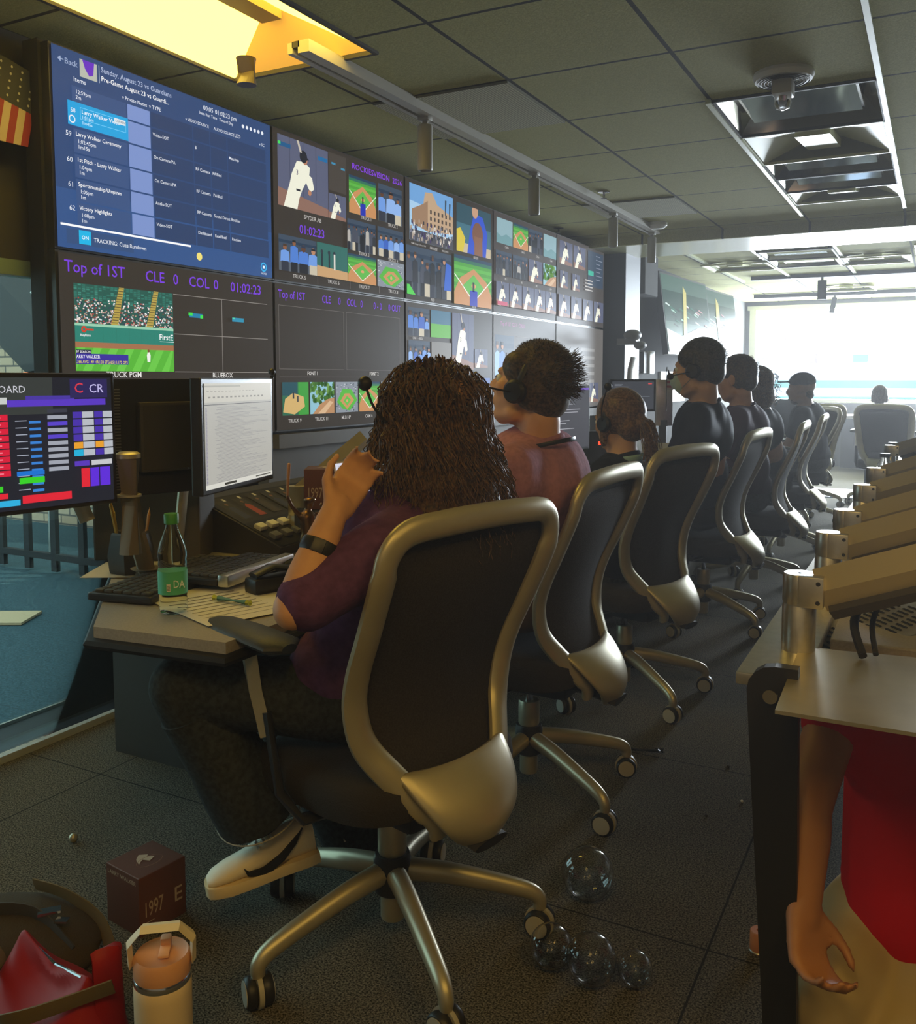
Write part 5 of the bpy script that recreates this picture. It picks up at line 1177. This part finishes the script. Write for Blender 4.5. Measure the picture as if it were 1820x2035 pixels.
def hand(b, W_, d, side, palm_n, s=1.0, curl=0.6, spread=.1):
    """hand rooted at wrist W_, pointing along d, thumb towards side"""
    d = Vector(d).normalized(); side = (Vector(side)-d*Vector(side).dot(d)).normalized(); n = Vector(palm_n)
    n = (n-d*n.dot(d)-side*n.dot(side)).normalized()
    P_ = lambda a, b_, c_: W_+d*(a*s)+side*(b_*s)+n*(c_*s)
    b.cap(P_(0, 0, 0), P_(.02, 0, 0), .024*s, .026*s)
    for k in range(4): b.cap(P_(.015, .012-k*.010, 0), P_(.085, .030-k*.020, 0), .017*s, .0115*s)
    L_ = (.040, .045, .042, .033)
    for k in range(4):
        p0 = P_(.085, .030-k*.020, 0); a = curl; p = p0
        for j, f_ in enumerate((1, .65, .5)):
            dirn = d*math.cos(a)+n*math.sin(a)+side*spread*(1.5-k)*.5; q = p+dirn*L_[k]*f_*s; b.cap(p, q, (.0092-.0012*j)*s, (.0085-.0012*j)*s, 8); p = q; a += curl*.9
    t0, t1, t2, t3 = P_(.02, .022, .004), P_(.045, .048, .014), P_(.070, .058, .026), P_(.092, .056, .036)
    b.cap(t0, t1, .015*s, .012*s, 8); b.cap(t1, t2, .0112*s, .0098*s, 8); b.cap(t2, t3, .0098*s, .0078*s, 8)
def strands(b, roots, n_seg, step, rad, curl=0.0):
    for P0, D, L_ in roots:
        p = Vector(P0); d = Vector(D).normalized(); pts = [p.copy()]; ph = random.random()*6.28
        for k in range(n_seg):
            w = Vector((math.cos(ph+k*1.1), math.sin(ph+k*1.1), .3*math.sin(ph*2+k*1.3)))*curl
            p = p+(d+w).normalized()*(L_/n_seg); pts.append(p.copy()); d = step(p, d, k/n_seg)
        b.tube(pts, [(rad*(1-.7*i/n_seg), rad*(1-.7*i/n_seg)) for i in range(n_seg+1)], 4, cap=False)
def short_hair(g, M, s, t, m, hi=1.06, spikes=900, L_=.022, front=.35, low=-.055, rad=.0011):
    b = MB(); b.ell(g(0, -.018, .038), (.083*s, .100*s, .092*s), M); b.ell(g(0, -.060, -.012), (.066*s, .052*s, .062*s), M)
    for sx in (-1, 1): b.ell(g(sx*.060, -.030, .0), (.024*s, .048*s, .055*s), M); b.ell(g(sx*.055, .022, .045), (.026*s, .050*s, .045*s), M)
    blob(b, 'hair', m, t, t.location, .007 if s < 1.2 else .01, 3)
    b = MB(); rt = []
    for _ in range(spikes):
        a = random.uniform(0, 6.2832); z = random.uniform(-.35, 1); r_ = math.sqrt(max(0, 1-z*z)); x, y = r_*math.cos(a), r_*math.sin(a)
        if y > front and z < .55: continue
        if z < 0 and y > -.2: continue
        N_ = (M @ Vector((x, y-.3, z-.1))).normalized(); rt.append((g(x*.080, -.018+y*.097, .038+z*.089), N_+Vector((random.uniform(-.4, .4), random.uniform(-.4, .4), random.uniform(-.1, .5))), L_*s*random.uniform(.6, 1.3)*(1.7 if y < -.45 and z < .8 else .45)))
    strands(b, rt, 2, lambda p, d, k: d, rad*s); b.done('hair_tufts', m, t, shift=t.location)
def headset(label, g, M, s, boom_side, mic, grp=None, m=None):
    m = m or M_black
    t = thing('headset', label, 'headset', g(0, 0, .1))
    b = MB(); b.tube([g(.090*math.cos(a), -.005, .0+.112*math.sin(a)) for a in [math.pi*k/14 for k in range(15)]], [(0.008*s, 0.003*s)]*15, 6, ref=M @ Vector((0, 1, 0))); b.done('band', m, t, shift=t.location)
    for sx in (-1, 1):
        b = MB(); b.lathe([(.026*s, 0), (.031*s, .006*s), (.031*s, .018*s), (.024*s, .026*s), (.001, .028*s)], g(sx*.080, -.002, -.012), M @ Vector((sx, 0, 0)), 20); b.done('ear_cup', m, t, shift=t.location)
    b = MB(); a0 = g(boom_side*.098, 0, -.015); b.tube(cr([a0, (a0+mic)/2+M @ Vector((boom_side*.018, 0, 0)), mic], 4), .0028*s, 6); b.ell(mic, .015*s); b.done('boom_microphone', m, t, shift=t.location)
    return t
def person(label, hip, hd, look, fwd, shirt, pants, skin=M_skin, s=1.0, vox=.014, arms=None, legs=None, sleeve=.45, torso=None, shoes=M_blackm, long_sleeve=False, low=None, wide=1.0, shoulders=None, face=True, phand=.5, curl=.6, foot=True, hands=None):
    t = thing('person', label, 'person', (hip.x, hip.y, 0)); sh = t.location
    f = Vector((math.cos(fwd), math.sin(fwd), 0)); r = Vector((f.y, -f.x, 0)); Z = Vector((0, 0, 1))
    look = Vector(look).normalized()
    neck_top = hd-look*.030-Vector((0, 0, .075))*s; dirn = (neck_top-hip)
    neck = hip+dirn*.86; chest = hip+dirn*.62; waist = hip+dirn*.25
    Sh = shoulders or {1: neck+r*.165*s*wide-Z*.05*s, -1: neck-r*.165*s*wide-Z*.05*s}
    hj = {1: hip+r*.09*s, -1: hip-r*.09*s}
    arms = arms or {}; A = {}
    for k in (1, -1):
        if k in arms: A[k] = arms[k]
        else: e = Sh[k]+f*.10*s-Z*.25*s+r*k*.03; A[k] = (e, e+f*.24*s-Z*.02*s-r*k*.06)
    # continuous body
    b = MB(); g, M = head(b, hd, look, s)
    b.cap(neck_top, neck-Z*.02, .052*s, .060*s); b.cap(neck, chest, .07*s, .11*s); b.cap(chest, waist, .11*s, .10*s); b.cap(waist, hip, .10*s, .11*s)
    for k in (1, -1):
        e, w = A[k]; b.cap(neck-Z*.03, Sh[k], .05*s, .05*s); b.cap(Sh[k], e, .047*s, .037*s); b.cap(e, e+(w-e)*.4, .038*s, .038*s, 14); b.cap(e+(w-e)*.4, w, .038*s, .026*s)
        dd = (w-e).normalized()
        if hands and k in hands: hand(b, w, *hands[k], s*.95, curl)
        else: hand(b, w, dd, Z if abs(dd.z) < .8 else -r*k, -r*k if abs(dd.z) < .8 else f, s*.95, curl)
    blob(b, 'body', skin, t, sh, vox*.6, 4, .4)
    if face: eyes(g, M, t, s)
    # shirt
    b = MB(); b.cap(neck-Z*.035, chest, .085*s, .135*s*wide); 
    R_ = Matrix((r, f, Z)).transposed()
    b.ell(chest+Z*.02, (.185*s*wide, .130*s*wide, .16*s), R_); b.ell(waist+Z*.02, (.165*s*wide, .125*s*wide, .16*s), R_); b.ell(hip+Z*.06, (.175*s*wide, .135*s*wide, .11*s), R_)
    for k in (1, -1):
        e, w = A[k]; b.cap(neck-Z*.04, Sh[k], .062*s, .066*s); q = e if long_sleeve else Sh[k]+(e-Sh[k])*sleeve*1.35
        b.cap(Sh[k], q, .066*s, .058*s); b.cap(Sh[k]-Z*.03, chest, .07*s, .11*s)
        if long_sleeve: b.cap(e, e+(w-e)*.9, .05*s, .036*s)
    blob(b, 'shirt', shirt, t, sh, vox*.8, 6)
    b = MB(); b.tube([neck+Matrix.Rotation(a, 3, 'Z') @ (f*.062*s)+Z*.0+Z*(-.018*math.cos(a)+.008) for a in [6.2832*i/20 for i in range(20)]], .010*s, 8, closed=True); b.done('collar', shirt, t, shift=sh)
    # trousers
    b = MB(); b.ell(hip+Z*.0, (.175*s*wide, .13*s*wide, .11*s), R_)
    legs = legs or {}
    for k in (1, -1):
        kn, an = legs.get(k) or (hj[k]+f*.42*s+r*k*.06-Z*.02, hj[k]+f*.40*s+r*k*.07-Z*(hip.z-.10))
        b.cap(hj[k], kn, .090*s, .068*s); b.cap(kn, an, .070*s, .062*s if not low else low)
        bs = MB(); fd = (f if k not in (legs or {}) or len(legs[k]) < 3 else legs[k][2])
        if foot:
            bs.cap(an-Z*.035-fd*.02, an-Z*.045+fd*.15*s, .036*s, .030*s); bs.ell(an-Z*.03, (.04*s, .045*s, .05*s)); blob(bs, 'shoe', shoes, t, sh, .008, 3)
    blob(b, 'trousers', pants, t, sh, vox*.8, 6)
    return t, g, M

# --- the curly-haired woman in the first chair
hipW = Vector((-1.09, 1.61, .575)); hd = at(862, 845, 1.93)
fW = R(166); f = Vector((math.cos(fW), math.sin(fW), 0)); r = Vector((f.y, -f.x, 0))
el, wr = at(583, 1212, 1.62), at(664, 1018, 1.68)
shL = at(742, 1105, 1.70); shR = at(930, 1050, 2.1)
kneeL = at(362, 1365, 1.90); ankL = at(500, 1588, 1.98)
fdL = (at(425, 1770, 1.98)-at(610, 1700, 2.02)); fdL.z = 0; fdL.normalize()
M_pur = mat('heather_purple_cotton', (0.105, 0.042, 0.12), 0.85, noise=.15, nscale=60, bump=.2, spec=.2)
M_jean = mat('dark_denim', (0.030, 0.034, 0.034), 0.9, noise=.3, nscale=90, bump=.25, spec=.2)
t, g, M = person('person with long dark curly hair in a purple shirt, raising a phone', hipW, hd, (-.93, .30, .02), fW, M_pur, M_jean, vox=.012,
    shoulders={-1: shL, 1: shR}, arms={-1: (el, wr), 1: (shR+f*.12-Vector((0, 0, .26)), shR+f*.32-Vector((0, 0, .25)))},
    legs={-1: (kneeL, ankL), 1: (Vector((-1.50, 1.72, .56)), at(700, 1650, 2.35))}, low=.085, sleeve=.62, foot=False, curl=.75, hands={-1: (at(712, 935, 1.76)-wr, (-.5, -.2, .6), (.45, .9, .1))})
# wide hem of the jeans
b = MB(); dn = (ankL-kneeL).normalized(); b.tube([kneeL+dn*.05, kneeL+dn*.18, ankL-dn*.05, ankL+dn*.035], [(.078, .075), (.082, .080), (.098, .088), (.104, .092)], 24, ref=f)
b.done('trouser_leg', M_jean, t, shift=t.location)
b = MB(); b.tube([ankL+dn*.033+(f*math.cos(a)*.104+dn.cross(f).normalized()*math.sin(a)*.092) for a in [6.2832*i/28 for i in range(28)]], .0016, 5, closed=True); b.done('hem_stitching', mat('pale_thread', (.4, .36, .28), .8), t, shift=t.location)
# sneakers
M_shoe = mat('cream_leather', (0.80, 0.70, 0.52), 0.5); M_sole = mat('rubber_sole', (0.74, 0.60, 0.36), 0.6)
def sneaker(heel, toe, parent, lift=0.0):
    d = toe-heel; L_ = d.length; d.normalize(); sd = d.cross(Vector((0, 0, 1))).normalized(); up = sd.cross(d)
    T = lambda x, y, z: heel+d*(x*L_)+sd*y+up*z
    sole = [(-.02, .030), (.08, .036), (.35, .036), (.6, .043), (.8, .044), (.92, .036), (.98, .026), (1.0, .010)]
    b = MB(); R0 = []
    for z, k in ((0, .96), (.006, 1.0), (.020, 1.0), (.024, .97)):
        row = [T(x, w*k, z) for x, w in sole]+[T(x, -w*k, z) for x, w in sole[::-1]]; R0.append([b.bm.verts.new(p) for p in row])
    b.skin(R0); so = b.done('sole', M_sole, parent, shift=parent.location)
    b = MB(); prof = [(.0, .026, .085), (.15, .031, .088), (.30, .032, .082), (.45, .034, .066), (.62, .038, .050), (.80, .038, .038), (.92, .031, .028), (.975, .018, .018)]
    b.skin([b.ring(T(x, 0, .018+h/2), sd, up, w, h/2, 18) for x, w, h in prof]); o = b.done('upper', M_shoe, parent, shift=parent.location)
    sw = [(.66, .050), (.62, .040), (.50, .036), (.34, .052), (.14, .084), (.10, .094), (.18, .064), (.30, .038), (.42, .024), (.54, .022), (.64, .032)]
    for s_ in (-1, 1):
        b = MB(); w = lambda x: .033+.006*min(1, x*1.5)
        A_ = [b.bm.verts.new(T(x, s_*(w(x)+.002), z)) for x, z in sw]; B_ = [b.bm.verts.new(T(x, s_*(w(x)-.006), z)) for x, z in sw]
        b.face(A_); b.face(B_)
        for i in range(len(A_)): b.face([A_[i], A_[(i+1) % len(A_)], B_[(i+1) % len(A_)], B_[i]])
        b.done('side_emblem', M_blackm, o, smooth=False, shift=None)
    for s_ in o.children: s_.location = -parent.location
    b = MB()
    for k in range(5): x = .38+.06*k; z = .112-.14*(x-.3); b.tube([T(x, -.024, z-.010), T(x+.01, 0, z+.002-.012*k*.3), T(x, .024, z-.010)], .003, 6)
    b.tube([T(.36, .0, .10), T(.33, .022, .108), T(.40, .03, .085)], .0022, 5); b.done('laces', M_white, parent, shift=parent.location)
    return o
heel, toe = at(628, 1702, 2.04), at(410, 1778, 1.95)
sh1 = thing('sneaker', 'cream sneaker with black curved emblem resting on the chair base', 'sneaker', (heel+toe)/2); sneaker(heel, toe, sh1)
heel, toe = at(705, 1668, 2.28), at(650, 1630, 2.50)
sh2 = thing('sneaker', 'cream sneaker seen from the heel behind the chair column', 'sneaker', (heel+toe)/2); sneaker(heel, toe, sh2)
# her hair
M_curl = hair_mat('dark_brown_curls', (0.035, 0.016, 0.008), (0.15, 0.075, 0.03), .5)
hc = hd
b = MB()
b.ell(hc+Vector((0, 0, .03)), (.100, .105, .100)); b.ell(hc+Vector((.02, 0, -.05)), (.118, .125, .10)); b.ell(hc+Vector((.025, -.01, -.12)), (.125, .140, .085)); b.ell(hc+Vector((.03, -.01, -.165)), (.120, .140, .05))
blob(b, 'hair', M_curl, t, t.location, .008, 3)
b = MB(); rt = []
lookh = Vector((-.93, .30, 0)).normalized()
for i in range(1500):
    a = random.uniform(0, 6.2832); z = random.uniform(-.3, 1) if i < 1000 else random.uniform(-.9, .2); rr = math.sqrt(max(0, 1-z*z)); v = Vector((rr*math.cos(a), rr*math.sin(a), z))
    if v.dot(lookh) > .55: continue
    o_ = hc+Vector((v.x*.105, v.y*.110, .03+v.z*.10)) if z > -.3 else hc+Vector((.025+v.x*.118, v.y*.130, -.06+v.z*.09))
    rt.append((o_, v+Vector((0, 0, -.3)), random.uniform(.17, .29) if z > 0 else random.uniform(.11, .20)))
def fall(p, d, k):
    q = p-hc; out = Vector((q.x, q.y, 0)); L_ = out.length; out = out.normalized() if L_ > 1e-4 else Vector((1, 0, 0))
    lim = .115+.070*min(1, max(0, (-q.z+.02)/.16))
    return Vector((out.x*(.55 if L_ < lim else -.5), out.y*(.55 if L_ < lim else -.5), -1.1)).normalized()
strands(b, rt, 13, fall, .0021, curl=.5); b.done('curls', M_curl, t, shift=t.location)
mic = at(725, 762, 1.83)
headset('thin headset on the curly hair with its round foam microphone raised', g, M, 1.0, -1, mic)
# watch and phone
w0 = el+(wr-el)*.62; dd = (wr-el).normalized(); sd, up = frame_of(dd)
b = MB(); b.tube([w0+sd*math.cos(a)*.034+up*math.sin(a)*.034 for a in [6.2832*i/28 for i in range(28)]], [(0.013, 0.0025)]*28, 6, ref=dd, closed=True)
ws = b.done('watch_strap', M_black, t, shift=t.location)
vf = (at(628, 1050, 1.5)-w0); vf = (vf-dd*vf.dot(dd)).normalized(); b = MB(); Rm = Matrix((dd, vf.cross(dd).normalized(), vf)).transposed(); b.box(w0+vf*.034, (.026, .024, .006), Rm, bev=.003); b.done('watch_case', M_bez, t, shift=t.location)
pc = at(705, 985, 1.84); t2 = thing('smartphone', 'smartphone with a lit screen held up beside the curly hair', 'phone', pc); t2.rotation_euler = (R(-12), R(-8), R(28))
MB().box((0, 0.004, 0), (.072, .008, .148), bev=.004).done('case', mat('clear_case', (.5, .45, .38), .3), t2)
cv = Canvas((-.032, -.0006, -.070), (1, 0, 0), (0, 0, 1), .064, .14, .0001); cv.rect('d8d8e8', 0, 0, 1, 1); cv.rect('101014', .35, .95, .65, .975); cv.text('404050', '1:02', .08, .945, .02); cv.rect('8888a0', .1, .8, .4, .82)
for k in range(4): cv.rect('9898b0', .08, .2+k*.14, .8-.1*(k % 2), .23+k*.14, k == 0)
cv.done('screen_image', M_display, t2)

# --- man in mauve
M_mau = mat('mauve_cotton', (0.42, 0.20, 0.30), 0.85, noise=.1, nscale=70, bump=.15, spec=.2)
M_kha = mat('khaki_cotton', (0.36, 0.22, 0.09), 0.85)
hdM = at(1056, 768, 2.52); hipM = Vector((-1.10, 2.50, .60))
M_skm = mat('fair_skin', (0.66, 0.36, 0.22), 0.5)
t, g, M = person('person with short brown hair in a mauve shirt and lanyard looking up', hipM, hdM, (-.95, .05, .30), R(183), M_mau, M_kha, M_skm, s=1.06, wide=1.2, vox=.013, arms=None)
M_bro = hair_mat('short_brown_hair', (0.03, 0.018, 0.009), (0.10, 0.06, 0.03))
short_hair(g, M, 1.06, t, M_bro, spikes=2200, L_=.014)
b = MB(); nk = hdM+Vector((.05, 0, -.16)); b.tube([nk+Vector((math.cos(a)*.075, math.sin(a)*.085, .018*math.cos(a))) for a in [6.2832*i/24 for i in range(24)]], [(0.006, 0.0015)]*24, 6, ref=(0, 0, 1), closed=True); b.done('lanyard', M_black, t, shift=t.location)
headset('black headset with boom microphone on the man in the mauve shirt', g, M, 1.05, -1, at(945, 762, 2.40))
# --- ponytail
M_nav = mat('black_knit', (0.018, 0.02, 0.028), 0.85, spec=.2)
hdP = at(1228, 835, 3.50)
t, g, M = person('person with a ponytail in a dark top with a pale blue collar', Vector((-1.10, 3.42, .46)), hdP, (-.9, .35, -.10), R(172), M_nav, M_jean, M_skin2, s=.96, vox=.016)
M_lbr = hair_mat('light_brown_hair', (0.07, 0.035, 0.016), (0.22, 0.12, 0.06))
b = MB(); b.ell(g(0, -.02, .03), (.088, .104, .098), M); b.ell(g(0, -.07, -.03), (.070, .05, .06), M); b.ell(g(0, -.115, -.02), (.03, .03, .03), M)
for k in (-1, 1): b.cap(g(k*.07, .01, .0), g(k*.075, .02, -.09), .022, .014)
blob(b, 'hair', M_lbr, t, t.location, .008, 3)
b = MB(); rt = []
for i in range(260):
    o_ = g(random.uniform(-.02, .02), -.125+random.uniform(-.01, .01), -.02+random.uniform(-.02, .02)); rt.append((o_, M @ Vector((random.uniform(-.4, .4), -.6, -.4)), random.uniform(.12, .20)))
strands(b, rt, 8, lambda p, d, k: (d*.6+Vector((0, 0, -.6))).normalized(), .0025, .25); b.done('ponytail', M_lbr, t, shift=t.location)
b = MB(); nk = hdP+Vector((.03, 0, -.15)); b.tube([nk+Vector((math.cos(a)*.065, math.sin(a)*.07, .01*math.cos(a))) for a in [6.2832*i/20 for i in range(20)]], .014, 8, closed=True); b.done('undershirt_collar', mat('pale_blue_cotton', (.3, .5, .62), .8), t, shift=t.location)
headset('black headset over the ponytailed hair with microphone raised', g, M, 1.0, -1, at(1208, 768, 3.35))
# --- masked man
hdK = at(1388, 732, 4.05)
M_dkn = mat('dark_navy_polo', (0.020, 0.022, 0.045), 0.8, spec=.2)
t, g, M = person('person with a face mask and headset in a dark polo sitting upright', Vector((-1.04, 4.58, .60)), hdK, (-.98, .05, -.04), R(182), M_dkn, M_blackm, M_skin2, s=1.08, vox=.017)
short_hair(g, M, 1.08, t, hair_mat('grey_brown_hair', (.02, .018, .016), (.07, .06, .05)), spikes=500, L_=.008)
b = MB(); b.ell(g(0, .066, -.055), (.050, .046, .058), M); b.ell(g(0, .10, -.05), (.026, .024, .035), M); blob(b, 'face_mask', mat('pale_mask_fabric', (.45, .58, .60), .8), t, t.location, .006, 3)
b = MB()
for k in (-1, 1): b.tube([g(k*.045, .07, -.03), g(k*.082, .0, -.01)], .002, 5); b.tube([g(k*.045, .06, -.08), g(k*.082, -.005, -.03)], .002, 5)
b.done('mask_loops', M_white, t, shift=t.location)
headset('headset with boom microphone over the face mask', g, M, 1.05, -1, at(1332, 748, 3.98))
# --- further along
hd5 = at(1463, 752, 4.95)
M_wine = mat('dusky_purple_polo', (0.07, 0.03, 0.07), 0.8, spec=.2)
t, g, M = person('person with close-cropped hair in a dusky purple shirt beside the masked one', Vector((-.98, 5.50, .56)), hd5, (-.96, .1, -.05), R(182), M_wine, M_jean, M_skin, s=1.04, vox=.018, wide=1.1)
short_hair(g, M, 1.04, t, M_bro, spikes=400, L_=.006)
hd6 = at(1497, 765, 5.85)
t, g, M = person('person with curly dark hair half hidden past the close-cropped head', Vector((-1.0, 6.70, .50)), hd6, (-.9, .3, 0), R(180), M_nav, M_jean, M_skin, s=.98, vox=.02)
b = MB(); b.ell(g(0, -.03, .03), (.10, .11, .10), M); b.ell(g(0, -.07, -.07), (.11, .07, .09), M); blob(b, 'hair', M_curl, t, t.location, .01, 3)
b = MB(); strands(b, [(g(random.uniform(-.1, .1), random.uniform(-.13, -.02), random.uniform(-.1, .1)), (random.uniform(-1, 1), random.uniform(-1, 1), -.5), .09) for _ in range(240)], 6, lambda p, d, k: (d+Vector((0, 0, -.4))).normalized(), .003, .9); b.done('curls', M_curl, t, shift=t.location)
hd7 = at(1592, 772, 7.35)
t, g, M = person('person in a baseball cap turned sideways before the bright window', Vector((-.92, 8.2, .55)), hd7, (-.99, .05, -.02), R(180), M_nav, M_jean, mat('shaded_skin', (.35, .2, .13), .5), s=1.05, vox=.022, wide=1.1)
b = MB(); b.ell(g(0, -.01, .055), (.088, .106, .075), M); b.box(g(0, .125, .052), (.12, .10, .010), M, bev=.004); blob(b, 'baseball_cap', M_nav, t, t.location, .008, 2)
b = MB(); b.ell(g(0, .045, -.09), (.045, .04, .04), M); b.ell(g(0, -.06, -.04), (.06, .04, .05), M); blob(b, 'beard', M_bro, t, t.location, .008, 2)
hd8 = at(1748, 790, 9.3)
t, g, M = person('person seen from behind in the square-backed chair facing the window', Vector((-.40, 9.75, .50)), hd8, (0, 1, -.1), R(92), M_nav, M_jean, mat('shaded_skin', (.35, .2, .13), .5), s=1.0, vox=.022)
short_hair(g, M, 1.0, t, M_bro, spikes=300, L_=.02)
# jackets slung in the shade before the window
M_jk = mat('dark_jacket', (.03, .035, .05), .8)
b = MB(); c0 = Vector((-1.22, 9.55, .85)); b.ell(c0, (.24, .14, .22)); b.ell(c0+Vector((.1, .02, -.12)), (.22, .13, .2)); b.ell(c0+Vector((-.15, 0, .08)), (.12, .1, .12))
o = bpy.data.objects.new('jacket', None); bpy.data.objects.remove(o)
jk = b.done('jacket', M_jk, None); rm = jk.modifiers.new('unite', 'REMESH'); rm.mode = 'VOXEL'; rm.voxel_size = .02; sm = jk.modifiers.new('soften', 'SMOOTH'); sm.iterations = 6
tag(jk, 'dark jacket thrown over the empty chair before the window', 'jacket')

# --- reflection of someone near the camera, built as a crouching person in red
M_red = mat('red_polo', (0.55, 0.006, 0.010), 0.75, spec=.2)
M_kh2 = mat('pale_khaki_cotton', (0.46, 0.36, 0.20), 0.85)
sL = at(1665, 1405, 1.72); eL = at(1600, 1600, 1.62); wL = at(1595, 1790, 1.56)
hipR = at(1800, 1850, 1.75); chestR = at(1840, 1560, 1.78); hdR = at(2060, 1330, 1.9)
t = thing('person', 'reflected person in red shirt and khaki trousers, built crouching under the steel shelf', 'person', (hipR.x, hipR.y, 0)); s_ = t.location
b = MB(); g, M = head(b, hdR, (0.1, -.6, -.3)); nkR = at(1960, 1420, 1.84); sR = at(2080, 1560, 1.88)
b.cap(hdR-Vector((0, 0, .05)), nkR, .05, .055); b.cap(nkR, chestR, .07, .11); b.cap(chestR, hipR, .11, .11); b.cap(nkR, sL, .05, .048); b.cap(nkR, sR, .05, .05)
b.cap(sL, eL, .047, .046); b.cap(eL, eL+(wL-eL)*.35, .046, .045); b.cap(eL+(wL-eL)*.35, wL, .045, .032); hand(b, wL, (wL-eL)+Vector((.02, 0, 0)), (.5, .8, 0), (.7, -.4, .1), 1.05, .75, .02)
e2 = sR+Vector((.05, .05, -.25)); w2 = e2+Vector((-.05, -.15, -.15)); b.cap(sR, e2, .047, .04); b.cap(e2, w2, .04, .028); hand(b, w2, w2-e2, (-.6, .3, 0), (0, 1, 0), 1, .5)
blob(b, 'body', mat('tanned_skin', (0.42, 0.19, 0.09), .5), t, s_, .008, 4, .4)
short_hair(g, M, 1, t, M_bro, spikes=200); eyes(g, M, t)
b = MB(); b.cap(nkR, chestR, .09, .15); b.ell(chestR, (.15, .12, .17)); b.cap(chestR, hipR+Vector((.03, 0, .06)), .15, .15); b.cap(nkR, sL, .06, .065); b.cap(nkR, sR, .06, .065); b.cap(sL, sL+(eL-sL)*.18, .062, .058); b.cap(sL, chestR, .06, .13); b.cap(sR, sR+(e2-sR)*.5, .065, .06)
blob(b, 'shirt', M_red, t, s_, .010, 5)
b = MB(); b.ell(hipR, (.16, .13, .12)); k1 = at(1640, 1990, 1.62); k2 = at(1800, 2120, 1.55); b.cap(hipR-Vector((.05, 0, .02)), k1, .095, .075); b.cap(hipR+Vector((.07, 0, 0)), k2, .095, .08)
b.cap(k1, k1+Vector((.12, .32, -.04)), .07, .05); b.cap(k2, k2+Vector((.12, .35, .02)), .07, .05)
blob(b, 'trousers', M_kh2, t, s_, .010, 5)
b = MB(); 
for kk in (k1, k2): b.cap(kk+Vector((.12, .32, -.03)), kk+Vector((.14, .42, -.02)), .045, .04)
blob(b, 'shoes', M_blackm, t, s_, .010, 3)
